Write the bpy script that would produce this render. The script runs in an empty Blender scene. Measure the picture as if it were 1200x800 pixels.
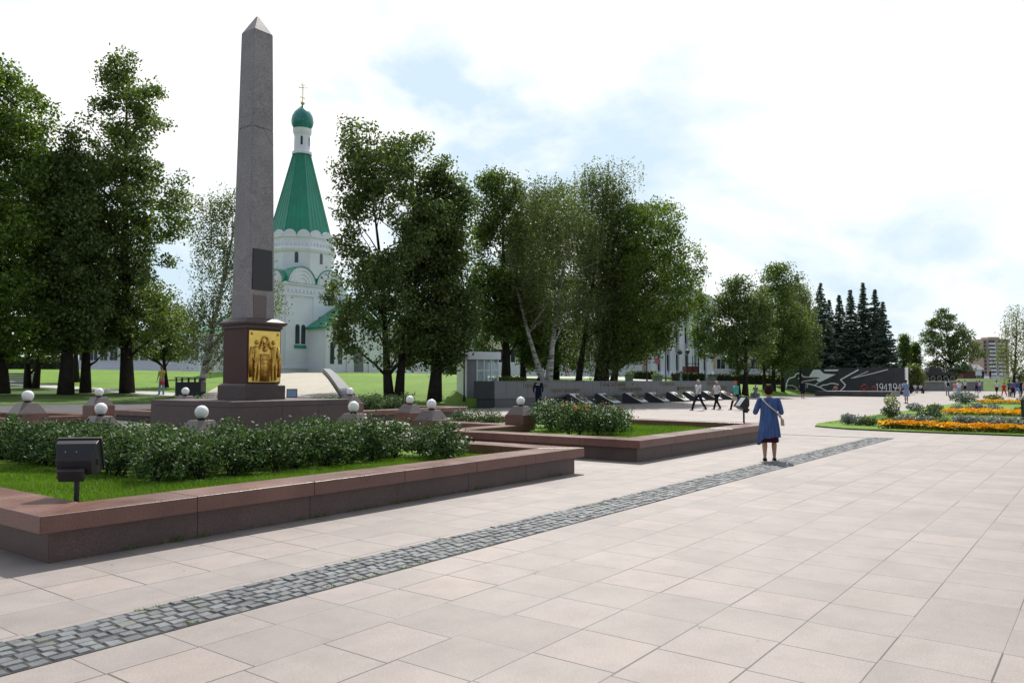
import bpy, bmesh, math, random
import numpy as np
from mathutils import Vector, Matrix

sc = bpy.context.scene
C = sc.collection
random.seed(7)
RAD = math.radians
# ------------------------------------------------------------------ camera geometry
PITCH = RAD(2.83)
FPX = 930.0
CAMZ = 1.65
cp, sp = math.cos(PITCH), math.sin(PITCH)

def ray(px, py):
    u, v = (px - 600) / FPX, (400 - py) / FPX
    return u, cp - v * sp, sp + v * cp

def at(px, py, Y):
    """point seen at a pixel, Y metres in front of the camera"""
    x, y, z = ray(px, py)
    k = Y / y
    return Vector((x * k, Y, CAMZ + z * k))

def gp(px, py, z=0.0):
    """point of a level plane seen at a pixel"""
    x, y, zz = ray(px, py)
    k = (z - CAMZ) / zz
    return Vector((x * k, y * k, z))

# the square has its own axes: a runs along the paving strip, b across it (to the monument)
SA, CA = math.sin(RAD(37)), math.cos(RAD(37))
ROT = RAD(53)
def ab(a, b, z=0.0):
    return Vector((a * SA - b * CA, a * CA + b * SA, z))
def to_ab(x, y):
    return x * SA + y * CA, -x * CA + y * SA

def lerp_tab(t, tab):
    if t <= tab[0][0]: return tab[0][1]
    for (x0, y0), (x1, y1) in zip(tab, tab[1:]):
        if t <= x1: return y0 + (y1 - y0) * (t - x0) / (x1 - x0)
    return tab[-1][1]
def smooth(e0, e1, t):
    t = min(1, max(0, (t - e0) / (e1 - e0)))
    return t * t * (3 - 2 * t)

HL = [(13, 0), (20, .25), (28, .38), (45, .8), (67, 1.35), (95, 2.7), (200, 3.4)]
HR = [(30.2, 1.30), (45, 1.9), (70, 2.6), (200, 3.4)]
HE = [(29, 0), (34, .8), (52, 2.2), (200, 3.4)]
def Zab(a, b):
    left = lerp_tab(b, HL) + (.022 * max(0, min(a, 90) - 27) * smooth(30, 40, b))
    left *= 1 - smooth(24, 33, a) * (1 - smooth(29.5, 37, b))
    if b < 30.2:
        h = left
        if a > 147 and b < 30: h = max(h, lerp_tab(a, [(147, 0), (156, 2.0), (400, 2.2)]))
        return h
    right = lerp_tab(b, HR)
    east = lerp_tab(b, HE)
    w_ = smooth(32, 44, b)
    s = smooth(37.2 - 9*w_, 44 + 22*w_, a)
    e = smooth(74.5, 77.5, a)
    r = right * (1 - e) + east * e
    return left * (1 - s) + r * s
def Z(x, y):
    return Zab(*to_ab(x, y))
def ground(px, Y):
    x = (px - 600) / FPX * Y / 1.0
    return Vector((x, Y, Z(x, Y)))

# ------------------------------------------------------------------ mesh helper
class MB:
    def __init__(s): s.v = []; s.f = []; s.mi = []
    def add(s, vs, fs, mi=0):
        n = len(s.v); s.v += [tuple(p) for p in vs]
        s.f += [[i + n for i in f] for f in fs]; s.mi += [mi] * len(fs); return s
    def box(s, x0, x1, y0, y1, z0, z1, mi=0):
        return s.add([(x0,y0,z0),(x1,y0,z0),(x1,y1,z0),(x0,y1,z0),(x0,y0,z1),(x1,y0,z1),(x1,y1,z1),(x0,y1,z1)],
              [[0,3,2,1],[4,5,6,7],[0,1,5,4],[1,2,6,5],[2,3,7,6],[3,0,4,7]], mi)
    def frustum(s, x0, x1, y0, y1, z0, X0, X1, Y0, Y1, z1, mi=0):
        return s.add([(x0,y0,z0),(x1,y0,z0),(x1,y1,z0),(x0,y1,z0),(X0,Y0,z1),(X1,Y0,z1),(X1,Y1,z1),(X0,Y1,z1)],
              [[0,3,2,1],[4,5,6,7],[0,1,5,4],[1,2,6,5],[2,3,7,6],[3,0,4,7]], mi)
    def prism(s, poly, z0, z1, mi=0):
        n = len(poly)
        vs = [(x, y, z0) for x, y in poly] + [(x, y, z1) for x, y in poly]
        fs = [list(range(n))[::-1], list(range(n, 2*n))] + [[i, (i+1) % n, (i+1) % n + n, i + n] for i in range(n)]
        return s.add(vs, fs, mi)
    def extr(s, prof, x0, x1, mi=0):
        """profile in (y, z) swept along x"""
        n = len(prof)
        vs = [(x0, y, z) for y, z in prof] + [(x1, y, z) for y, z in prof]
        fs = [list(range(n)), list(range(n, 2*n))[::-1]] + [[(i+1) % n, i, i + n, (i+1) % n + n] for i in range(n)]
        return s.add(vs, fs, mi)
    def extr_y(s, prof, y0, y1, mi=0):
        """profile in (x, z) swept along y"""
        n = len(prof)
        vs = [(x, y0, z) for x, z in prof] + [(x, y1, z) for x, z in prof]
        fs = [list(range(n))[::-1], list(range(n, 2*n))] + [[i, (i+1) % n, (i+1) % n + n, i + n] for i in range(n)]
        return s.add(vs, fs, mi)
    def tube(s, pts, rad, n=8, mi=0, flat=1.0):
        pts = [Vector(p) for p in pts]
        if not hasattr(rad, '__len__'): rad = [rad] * len(pts)
        vs = []; prev = None
        for i, p in enumerate(pts):
            d = (pts[min(i+1, len(pts)-1)] - pts[max(i-1, 0)])
            if d.length < 1e-9: d = Vector((0, 0, 1))
            d.normalize()
            if prev is None:
                u = d.cross(Vector((0, 1, 0)) if abs(d.y) < .9 else Vector((1, 0, 0))).normalized()
            else:
                u = (prev - d * prev.dot(d)).normalized()
            prev = u; w = d.cross(u)
            for k in range(n):
                t = 2 * math.pi * k / n
                vs.append(p + (u * math.cos(t) + w * math.sin(t) * flat) * rad[i])
        fs = []
        m = len(pts)
        for i in range(m - 1):
            for k in range(n):
                fs.append([i*n+k, i*n+(k+1) % n, (i+1)*n+(k+1) % n, (i+1)*n+k])
        fs.append(list(range(n))[::-1]); fs.append([(m-1)*n+k for k in range(n)])
        return s.add(vs, fs, mi)
    def lathe(s, prof, n=24, c=(0, 0), mi=0, ph=0.0):
        vs = []; m = len(prof)
        for r, z in prof:
            for k in range(n):
                t = 2*math.pi*k/n + ph
                vs.append((c[0] + r*math.cos(t), c[1] + r*math.sin(t), z))
        fs = [[i*n+k, i*n+(k+1) % n, (i+1)*n+(k+1) % n, (i+1)*n+k] for i in range(m-1) for k in range(n)]
        fs.append(list(range(n))[::-1]); fs.append([(m-1)*n+k for k in range(n)])
        return s.add(vs, fs, mi)
    def rings(s, rr, n=16, mi=0):
        """stack of horizontal ellipses (x, y, z, rx, ry)"""
        vs = []
        for x, y, z, rx, ry in rr:
            for k in range(n):
                t = 2*math.pi*k/n
                vs.append((x + rx*math.cos(t), y + ry*math.sin(t), z))
        m = len(rr)
        fs = [[i*n+k, i*n+(k+1) % n, (i+1)*n+(k+1) % n, (i+1)*n+k] for i in range(m-1) for k in range(n)]
        fs.append(list(range(n))[::-1]); fs.append([(m-1)*n+k for k in range(n)])
        return s.add(vs, fs, mi)
    def ball(s, c, r, n=12, mi=0):
        rx, ry, rz = r if hasattr(r, '__len__') else (r, r, r)
        m = max(6, n // 2 + 2)
        rr = []
        for i in range(m):
            t = -math.pi/2 + math.pi * (i + .02 if i == 0 else i - .02 if i == m-1 else i) / (m-1)
            rr.append((c[0], c[1], c[2] + rz*math.sin(t), max(1e-4, rx*math.cos(t)), max(1e-4, ry*math.cos(t))))
        return s.rings(rr, n, mi)
    def torus(s, c, R, r, n=24, m=8, axis='z', mi=0, M=None):
        vs = []
        for i in range(n):
            t = 2*math.pi*i/n
            for k in range(m):
                q = 2*math.pi*k/m
                p = Vector(((R + r*math.cos(q))*math.cos(t), (R + r*math.cos(q))*math.sin(t), r*math.sin(q)))
                if M is not None: p = M @ p
                elif axis == 'y': p = Vector((p.x, p.z, p.y))
                elif axis == 'x': p = Vector((p.z, p.x, p.y))
                vs.append(p + Vector(c))
        fs = [[i*m+k, ((i+1) % n)*m+k, ((i+1) % n)*m+(k+1) % m, i*m+(k+1) % m] for i in range(n) for k in range(m)]
        return s.add(vs, fs, mi)
    def xf(s, M, start=0):
        for i in range(start, len(s.v)): s.v[i] = tuple(M @ Vector(s.v[i]))
        return s
    def build(s, name, mats, parent=None, smooth=False, bevel=0, remesh=0, auto=None):
        me = bpy.data.meshes.new(name)
        me.from_pydata(s.v, [], s.f)
        ml = mats if isinstance(mats, (list, tuple)) else [mats]
        for m in ml: me.materials.append(m)
        if len(ml) > 1: me.polygons.foreach_set('material_index', s.mi)
        bm = bmesh.new(); bm.from_mesh(me)
        bmesh.ops.recalc_face_normals(bm, faces=bm.faces)
        bm.to_mesh(me); bm.free()
        if smooth: me.polygons.foreach_set('use_smooth', [True] * len(me.polygons))
        o = bpy.data.objects.new(name, me); C.objects.link(o)
        if parent: o.parent = parent
        if bevel:
            b = o.modifiers.new('bevel', 'BEVEL'); b.width = bevel; b.segments = 2; b.limit_method = 'ANGLE'; b.angle_limit = RAD(40)
        if remesh:
            r = o.modifiers.new('remesh', 'REMESH'); r.mode = 'VOXEL'; r.voxel_size = remesh; r.use_smooth_shade = True
            q = o.modifiers.new('smooth', 'SMOOTH'); q.iterations = 3; q.factor = .5
            dg = bpy.context.evaluated_depsgraph_get()
            nm = bpy.data.meshes.new_from_object(o.evaluated_get(dg))
            o.modifiers.clear(); o.data = nm; bpy.data.meshes.remove(me); nm.name = name
        return o

def tag(o, label=None, cat=None, group=None, kind=None):
    if label: o['label'] = label
    if cat: o['category'] = cat
    if group: o['group'] = group
    if kind: o['kind'] = kind
    return o
def thing(name, label, cat, loc=(0, 0, 0), rotz=0.0, group=None):
    o = bpy.data.objects.new(name, None); C.objects.link(o)
    o.location = loc; o.rotation_euler = (0, 0, rotz); o.empty_display_size = .2
    return tag(o, label, cat, group)
KIDS = {}
def copy_tree(o, parent=None):
    c = o.copy(); C.objects.link(c)
    if parent: c.parent = parent
    for ch in [k for k in C.objects if k.parent == o]: copy_tree(ch, c)
    return c

# ------------------------------------------------------------------ materials
def new_mat(name):
    m = bpy.data.materials.new(name); m.use_nodes = True
    nt = m.node_tree; N = nt.nodes; L = nt.links
    return m, N, L, N['Principled BSDF']
def node(N, t, **kw):
    n = N.new(t)
    for k, v in kw.items():
        if k in n.inputs: n.inputs[k].default_value = v
        else: setattr(n, k, v)
    return n
def ramp(N, stops):
    r = N.new('ShaderNodeValToRGB')
    e = r.color_ramp.elements
    while len(e) < len(stops): e.new(.5)
    for el, (p, c) in zip(e, stops):
        el.position = p; el.color = (*c, 1) if len(c) == 3 else c
    return r
def mul(c, k): return tuple(min(1, x * k) for x in c)

def mat(name, col, rough=.6, var=.2, scale=3.0, metal=0.0, spec=.5, fine=.12, bump=0.0, dirt=0.0):
    """plain surface: broad and fine noise in the colour, weathering in the gloss"""
    m, N, L, b = new_mat(name)
    tc = N.new('ShaderNodeTexCoord')
    n1 = node(N, 'ShaderNodeTexNoise', Scale=scale, Detail=5.0, Roughness=.6)
    n2 = node(N, 'ShaderNodeTexNoise', Scale=scale * 22, Detail=2.0)
    L.new(tc.outputs['Object'], n1.inputs['Vector']); L.new(tc.outputs['Object'], n2.inputs['Vector'])
    r1 = ramp(N, [(.3, mul(col, 1 - var)), (.7, mul(col, 1 + var))])
    L.new(n1.outputs[0], r1.inputs[0])
    mx = N.new('ShaderNodeMix'); mx.data_type = 'RGBA'; mx.blend_type = 'MULTIPLY'; mx.inputs[0].default_value = 1
    r2 = ramp(N, [(.3, (1 - fine,) * 3), (.7, (1, 1, 1))])
    L.new(n2.outputs[0], r2.inputs[0])
    L.new(r1.outputs[0], mx.inputs[6]); L.new(r2.outputs[0], mx.inputs[7])
    L.new(mx.outputs[2], b.inputs['Base Color'])
    rr = N.new('ShaderNodeMapRange'); rr.inputs[3].default_value = max(.02, rough - .12); rr.inputs[4].default_value = min(1, rough + .12)
    L.new(n1.outputs[0], rr.inputs[0]); L.new(rr.outputs[0], b.inputs['Roughness'])
    b.inputs['Metallic'].default_value = metal
    b.inputs['Specular IOR Level'].default_value = spec
    if bump:
        bp = node(N, 'ShaderNodeBump', Strength=bump, Distance=.02)
        L.new(n2.outputs[0], bp.inputs['Height']); L.new(bp.outputs[0], b.inputs['Normal'])
    return m

def granite(name, col, speck=(.7, 1.35), rough=.45, scale=110.0, stain=.25, spec=.5, blotch=1.2):
    m, N, L, b = new_mat(name)
    tc = N.new('ShaderNodeTexCoord')
    v = node(N, 'ShaderNodeTexNoise', Scale=scale, Detail=3.0, Roughness=.75)
    n = node(N, 'ShaderNodeTexNoise', Scale=blotch, Detail=6.0, Roughness=.65)
    L.new(tc.outputs['Object'], v.inputs['Vector']); L.new(tc.outputs['Object'], n.inputs['Vector'])
    r = ramp(N, [(.36, mul(col, speck[0])), (.5, col), (.66, mul(col, speck[1]))])
    L.new(v.outputs[0], r.inputs[0])
    s = ramp(N, [(.32, (1 - stain,) * 3), (.62, (1, 1, 1))])
    L.new(n.outputs[0], s.inputs[0])
    mx = N.new('ShaderNodeMix'); mx.data_type = 'RGBA'; mx.blend_type = 'MULTIPLY'; mx.inputs[0].default_value = 1
    L.new(r.outputs[0], mx.inputs[6]); L.new(s.outputs[0], mx.inputs[7])
    L.new(mx.outputs[2], b.inputs['Base Color'])
    rr = N.new('ShaderNodeMapRange'); rr.inputs[3].default_value = max(.05, rough - .15); rr.inputs[4].default_value = min(1, rough + .2)
    L.new(n.outputs[0], rr.inputs[0]); L.new(rr.outputs[0], b.inputs['Roughness'])
    b.inputs['Specular IOR Level'].default_value = spec
    bp = node(N, 'ShaderNodeBump', Strength=.15, Distance=.01)
    L.new(v.outputs[0], bp.inputs['Height']); L.new(bp.outputs[0], b.inputs['Normal'])
    return m

def leaf_mat(name, dark, light, trans=.3, rough=.5, spec=.4):
    """leaves: every leaf its own green, some light through the blade"""
    m, N, L, b = new_mat(name)
    g = N.new('ShaderNodeNewGeometry')
    mid = tuple((x + y) / 2 for x, y in zip(dark, light))
    r = ramp(N, [(0, mul(dark, .8)), (.45, mid), (.8, light), (1, mul(light, 1.45))])
    L.new(g.outputs['Random Per Island'], r.inputs[0])
    tc = N.new('ShaderNodeTexCoord')
    n1 = node(N, 'ShaderNodeTexNoise', Scale=.55, Detail=2.0)
    L.new(tc.outputs['Object'], n1.inputs['Vector'])
    r2 = ramp(N, [(.35, (.75, .8, .8)), (.65, (1.0, 1.0, .95))])
    L.new(n1.outputs[0], r2.inputs[0])
    mx = N.new('ShaderNodeMix'); mx.data_type = 'RGBA'; mx.blend_type = 'MULTIPLY'; mx.inputs[0].default_value = 1
    L.new(r.outputs[0], mx.inputs[6]); L.new(r2.outputs[0], mx.inputs[7])
    L.new(mx.outputs[2], b.inputs['Base Color'])
    b.inputs['Roughness'].default_value = rough; b.inputs['Specular IOR Level'].default_value = spec
    t = N.new('ShaderNodeBsdfTranslucent')
    hs = node(N, 'ShaderNodeHueSaturation', Saturation=1.15, Value=1.5)
    L.new(mx.outputs[2], hs.inputs['Color']); L.new(hs.outputs[0], t.inputs[0])
    ms = N.new('ShaderNodeMixShader'); ms.inputs[0].default_value = trans
    L.new(b.outputs[0], ms.inputs[1]); L.new(t.outputs[0], ms.inputs[2])
    L.new(ms.outputs[0], N['Material Output'].inputs[0])
    return m

def paving_mat(name, col, size=.572, joint=.006, far=(.8, .8, .8)):
    """square stone slabs: joints, slightly shifted rows, each slab its own tone"""
    m, N, L, b = new_mat(name)
    tc = N.new('ShaderNodeTexCoord')
    sx = N.new('ShaderNodeSeparateXYZ'); L.new(tc.outputs['Object'], sx.inputs[0])
    def M(op, a=None, c=None, v=None):
        n = N.new('ShaderNodeMath'); n.operation = op
        if a is not None: L.new(a, n.inputs[0])
        if c is not None: L.new(c, n.inputs[1])
        if v is not None: n.inputs[1].default_value = v
        return n.outputs[0]
    vy = M('DIVIDE', sx.outputs[1], v=size)
    row = M('FLOOR', vy)
    wn = N.new('ShaderNodeTexWhiteNoise'); wn.noise_dimensions = '1D'; L.new(row, wn.inputs['W'])
    sh = M('MULTIPLY', M('POWER', wn.outputs[0], v=4.0), v=.22)
    ux = M('ADD', M('DIVIDE', sx.outputs[0], v=size), sh)
    col_i = M('FLOOR', ux)
    fx = M('FRACT', ux); fy = M('FRACT', vy)
    def edge(f):
        inv = N.new('ShaderNodeMath'); inv.operation = 'SUBTRACT'; inv.inputs[0].default_value = 1; L.new(f, inv.inputs[1])
        return M('MINIMUM', f, inv.outputs[0])
    ex, ey = edge(fx), edge(fy)
    cb = N.new('ShaderNodeCombineXYZ'); L.new(col_i, cb.inputs[0]); L.new(row, cb.inputs[1])
    w2 = N.new('ShaderNodeTexWhiteNoise'); L.new(cb.outputs[0], w2.inputs['Vector'])
    # joint width varies from slab to slab
    jw = N.new('ShaderNodeMapRange'); jw.inputs[3].default_value = joint / size * .05; jw.inputs[4].default_value = joint / size * 1.25
    L.new(w2.outputs[0], jw.inputs[0])
    je = M('MINIMUM', ex, ey)
    jt = N.new('ShaderNodeMath'); jt.operation = 'LESS_THAN'; L.new(je, jt.inputs[0]); L.new(jw.outputs[0], jt.inputs[1])
    n1 = node(N, 'ShaderNodeTexNoise', Scale=.35, Detail=6.0, Roughness=.65)
    n2 = node(N, 'ShaderNodeTexNoise', Scale=70.0, Detail=3.0, Roughness=.8)
    n3 = node(N, 'ShaderNodeTexNoise', Scale=2.2, Detail=8.0, Roughness=.7)
    n4 = node(N, 'ShaderNodeTexNoise', Scale=.9, Detail=9.0, Roughness=.75)
    for n in (n1, n2, n3, n4): L.new(tc.outputs['Object'], n.inputs['Vector'])
    rc = ramp(N, [(0, mul(col, .89)), (.5, col), (1, tuple(c * k for c, k in zip(col, (1.07, 1.04, 1.02))))])
    L.new(w2.outputs[0], rc.inputs[0])
    cur = rc.outputs[0]
    for src, lo, hi, a0, a1 in ((n1, .35, .65, .88, 1.05), (n2, .35, .68, .82, 1.10), (n3, .28, .58, .80, 1.0), (n4, .60, .74, 1.0, .80)):
        rr = ramp(N, [(lo, (a0, a0, a0)), (hi, (a1, a1, a1))])
        L.new(src.outputs[0], rr.inputs[0])
        mx = N.new('ShaderNodeMix'); mx.data_type = 'RGBA'; mx.blend_type = 'MULTIPLY'; mx.inputs[0].default_value = 1
        L.new(cur, mx.inputs[6]); L.new(rr.outputs[0], mx.inputs[7]); cur = mx.outputs[2]
    mj = N.new('ShaderNodeMix'); mj.data_type = 'RGBA'
    L.new(jt.outputs[0], mj.inputs[0]); L.new(cur, mj.inputs[6]); mj.inputs[7].default_value = (.055, .05, .05, 1)
    L.new(mj.outputs[2], b.inputs['Base Color'])
    b.inputs['Roughness'].default_value = .62; b.inputs['Specular IOR Level'].default_value = .35
    hgt = N.new('ShaderNodeMath'); hgt.operation = 'MULTIPLY_ADD'; hgt.inputs[1].default_value = -1.0
    L.new(jt.outputs[0], hgt.inputs[0]); L.new(n2.outputs[0], hgt.inputs[2])
    bp = node(N, 'ShaderNodeBump', Strength=.2, Distance=.006)
    L.new(hgt.outputs[0], bp.inputs['Height']); L.new(bp.outputs[0], b.inputs['Normal'])
    return m

def grass_mat(name, c0, c1, c2=None):
    m, N, L, b = new_mat(name)
    tc = N.new('ShaderNodeTexCoord')
    n1 = node(N, 'ShaderNodeTexNoise', Scale=.18, Detail=6.0, Roughness=.65)
    n2 = node(N, 'ShaderNodeTexNoise', Scale=26.0, Detail=4.0, Roughness=.8)
    n3 = node(N, 'ShaderNodeTexNoise', Scale=1.7, Detail=5.0, Roughness=.7)
    for n in (n1, n2, n3): L.new(tc.outputs['Object'], n.inputs['Vector'])
    r = ramp(N, [(.3, c0), (.7, c1)]); L.new(n1.outputs[0], r.inputs[0])
    cur = r.outputs[0]
    for src, a0, a1 in ((n2, .55, 1.18), (n3, .68, 1.12)):
        rr = ramp(N, [(.3, (a0, a0, a0)), (.7, (a1, a1, a1))]); L.new(src.outputs[0], rr.inputs[0])
        mx = N.new('ShaderNodeMix'); mx.data_type = 'RGBA'; mx.blend_type = 'MULTIPLY'; mx.inputs[0].default_value = 1
        L.new(cur, mx.inputs[6]); L.new(rr.outputs[0], mx.inputs[7]); cur = mx.outputs[2]
    L.new(cur, b.inputs['Base Color']); b.inputs['Roughness'].default_value = .8; b.inputs['Specular IOR Level'].default_value = .2
    bp = node(N, 'ShaderNodeBump', Strength=.6, Distance=.05)
    L.new(n2.outputs[0], bp.inputs['Height']); L.new(bp.outputs[0], b.inputs['Normal'])
    return m

MT = {}
MT['paving'] = paving_mat('plaza_slabs', (.298, .258, .244))
MT['cream_paving'] = paving_mat('ramp_slabs', (.40, .36, .29), .5, .006)
MT['court'] = paving_mat('court_slabs', (.30, .27, .255), .5, .007)
MT['asphalt'] = mat('asphalt', (.085, .085, .09), .85, .25, .6, spec=.3, fine=.3, bump=.4)
MT['path'] = mat('path_concrete', (.42, .41, .39), .8, .12, .7, fine=.15, bump=.2)
MT['dirt'] = mat('dark_soil', (.035, .027, .02), .95, .4, 4, fine=.5, bump=.8)
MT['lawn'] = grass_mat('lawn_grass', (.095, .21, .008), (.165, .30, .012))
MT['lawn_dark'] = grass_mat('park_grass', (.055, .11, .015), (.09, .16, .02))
MT['far_ground'] = grass_mat('far_ground', (.06, .09, .03), (.09, .11, .05))
MT['cap'] = granite('red_granite', (.17, .080, .064), (.6, 1.5), .30, 90, .32)
MT['base'] = granite('brown_granite', (.115, .072, .064), (.6, 1.45), .45, 90, .45)
MT['ped'] = granite('brown_polished_granite', (.13, .095, .092), (.6, 1.5), .4, 80, .2)
MT['dado'] = granite('dark_red_granite', (.075, .030, .027), (.7, 1.35), .5, 90, .25, spec=.25)
MT['plinth'] = granite('grey_brown_granite', (.092, .066, .066), (.65, 1.4), .48, 70, .3, spec=.3)
MT['shaft'] = granite('weathered_pink_granite', (.25, .225, .232), (.58, 1.45), .5, 34, .36, blotch=1.6)
MT['black'] = mat('black_painted_metal', (.012, .012, .016), .45, .3, 6, spec=.5, fine=.2)
MT['black2'] = mat('sooty_metal', (.03, .03, .035), .5, .4, 5, spec=.5, fine=.3)
MT['globe'] = mat('opal_glass', (.80, .80, .79), .25, .03, 8, fine=.02, spec=.5)
MT['wall_granite'] = granite('grey_granite', (.135, .14, .15), (.75, 1.3), .35, 60, .2)
MT['wall_dark'] = granite('dark_grey_granite', (.062, .062, .07), (.7, 1.3), .3, 60, .25)
MT['flame_wall'] = granite('black_granite', (.05, .053, .062), (.8, 1.25), .3, 40, .2)
MT['whiteline'] = mat('white_inlay', (.86, .87, .89), .5, .06, 3, fine=.05)
MT['gold_letter'] = mat('gilded_letters', (.24, .19, .11), .55, .3, 5, metal=.3)
MT['bark'] = mat('dark_bark', (.04, .032, .027), .95, .35, 3, fine=.5, bump=1.0, spec=.2)
MT['white'] = mat('white_render_blue_shade', (.82, .81, .91), .85, .06, .5, fine=.06, spec=.2)  # white walls tinted blue: their bluish shade is put into the colour
MT['cream'] = mat('pale_yellow_render', (.68, .60, .40), .85, .08, .4, fine=.06, spec=.2)
MT['green_roof'] = mat('green_sheet_roof', (.016, .26, .165), .4, .18, .5, spec=.5, fine=.08)
MT['dome'] = mat('teal_dome_sheet', (.02, .22, .20), .3, .25, .8, spec=.6)
MT['glass'] = mat('dark_window_glass', (.03, .04, .055), .08, .3, .5, spec=.6, fine=0)
MT['gold_dark'] = mat('dark_reflection_gold', (.62, .38, .09), .42, .35, 9, metal=1.0, fine=.25)  # darker gold for the relief figures stands in for the dark reflections outlining them
MT['gold'] = mat('gold_leaf', (.85, .62, .17), .48, .15, 9, metal=1.0, fine=.1)
MT['gold_cross'] = mat('gilt_cross', (.80, .62, .25), .3, .1, 3, metal=1.0)
MT['brick'] = mat('pink_brick', (.50, .36, .31), .9, .12, .2, fine=.1)
MT['red_brick'] = mat('dark_brick', (.16, .06, .05), .9, .2, .4, fine=.2)
MT['tank'] = mat('dark_green_armour', (.022, .026, .02), .5, .3, 1.5, fine=.2)
MT['rubber'] = mat('pale_rubber_rim', (.30, .31, .31), .7, .2, 2)
MT['concrete'] = mat('grey_concrete', (.24, .24, .25), .85, .18, 1.2, fine=.2, bump=.3)
MT['steel'] = mat('grey_steel', (.5, .51, .52), .35, .1, 3, metal=.35)
MT['red_paint'] = mat('dark_red_paint', (.17, .025, .025), .6, .15, 1)
MT['pink'] = mat('pink_sign_face', (.55, .12, .25), .5, .1, 3)
MT['white_frame'] = mat('white_frames', (.75, .77, .78), .5, .05, 1)
def clear_glass():
    m, N, L, b = new_mat('booth_glass')
    b.inputs['Base Color'].default_value = (.75, .85, .88, 1); b.inputs['Roughness'].default_value = .05
    b.inputs['Transmission Weight'].default_value = .75; b.inputs['IOR'].default_value = 1.1
    n = node(N, 'ShaderNodeTexNoise', Scale=2.0); r = ramp(N, [(.3, (.6, .72, .76)), (.7, (.8, .88, .9))])
    L.new(n.outputs[0], r.inputs[0]); L.new(r.outputs[0], b.inputs['Base Color'])
    return m
MT['booth_glass'] = clear_glass()
MT['lamp_glass'] = mat('floodlight_glass', (.35, .42, .48), .06, .1, 3, metal=.85)

def birch_bark():
    m, N, L, b = new_mat('birch_bark')
    tc = N.new('ShaderNodeTexCoord'); mp = N.new('ShaderNodeMapping'); mp.inputs['Scale'].default_value = (1.2, 1.2, 4.5)
    L.new(tc.outputs['Object'], mp.inputs[0])
    n = node(N, 'ShaderNodeTexNoise', Scale=1.6, Detail=5.0, Roughness=.7)
    L.new(mp.outputs[0], n.inputs['Vector'])
    r = ramp(N, [(.40, (.04, .035, .03)), (.50, (.42, .40, .38)), (.8, (.62, .60, .58))])
    L.new(n.outputs[0], r.inputs[0]); L.new(r.outputs[0], b.inputs['Base Color']); b.inputs['Roughness'].default_value = .85
    return m
MT['birch'] = birch_bark()
MT['leaf_linden'] = leaf_mat('linden_leaves', (0.055, 0.088, 0.023), (0.150, 0.202, 0.047), .38)
MT['leaf_maple'] = leaf_mat('maple_leaves', (0.055, 0.098, 0.022), (0.162, 0.228, 0.043), .40)
MT['leaf_dark'] = leaf_mat('elm_leaves', (0.051, 0.084, 0.027), (0.135, 0.182, 0.049), .36)
MT['leaf_birch'] = leaf_mat('birch_leaves', (0.066, 0.096, 0.031), (0.150, 0.186, 0.062), .38)
MT['leaf_pale'] = leaf_mat('pale_birch_leaves', (.09, .12, .03), (.20, .23, .06), .35)
MT['leaf_spruce'] = leaf_mat('spruce_needles', (0.065, 0.097, 0.078), (0.176, 0.230, 0.176), .25, .6, .3)
MT['leaf_rose'] = leaf_mat('rose_leaves', (.028, .058, .018), (.09, .145, .045), .24, .52, .2)
MT['leaf_hedge'] = leaf_mat('hedge_leaves', (.03, .05, .018), (.06, .09, .03), .2)
MT['leaf_grey'] = leaf_mat('silver_leaves', (.12, .14, .12), (.27, .29, .25), .2)
MT['blades'] = leaf_mat('grass_blades', (.075, .145, .016), (.155, .255, .035), .3, .55, .25)
MT['marigold'] = leaf_mat('marigold_petals', (.85, .27, .004), (.98, .52, .012), .15, .7, .15)
MT['petal_white'] = leaf_mat('white_petals', (.62, .60, .55), (.85, .82, .78), .15, .7, .2)
MT['petal_orange'] = leaf_mat('orange_petals', (.7, .22, .05), (.85, .45, .16), .15, .7, .2)
# ------------------------------------------------------------------ camera, sky, sun
cam = bpy.data.cameras.new('camera'); co = bpy.data.objects.new('camera', cam); C.objects.link(co)
co.location = (0, 0, CAMZ); co.rotation_euler = (math.pi/2 + PITCH, 0, 0)
cam.sensor_width = 36; cam.lens = 36 * FPX / 1200; cam.clip_start = .05; cam.clip_end = 6000
sc.camera = co
SUN_AZ, SUN_EL = RAD(7), RAD(50)         # azimuth clockwise from the view direction
w = bpy.data.worlds.new('World'); sc.world = w; w.use_nodes = True
N = w.node_tree.nodes; L = w.node_tree.links
bg = N['Background']
sky = N.new('ShaderNodeTexSky'); sky.sky_type = 'NISHITA'; sky.sun_disc = False
sky.sun_elevation = SUN_EL; sky.sun_rotation = SUN_AZ; sky.altitude = 150; sky.dust_density = 2.0
tc = N.new('ShaderNodeTexCoord')
mp = N.new('ShaderNodeMapping'); mp.inputs['Scale'].default_value = (1, 1, 2.2); mp.inputs['Location'].default_value = (.35, .2, .1)
L.new(tc.outputs['Generated'], mp.inputs[0])
n1 = node(N, 'ShaderNodeTexNoise', Scale=2.3, Detail=7.0, Roughness=.55, Distortion=.25)
L.new(mp.outputs[0], n1.inputs['Vector'])
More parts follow.
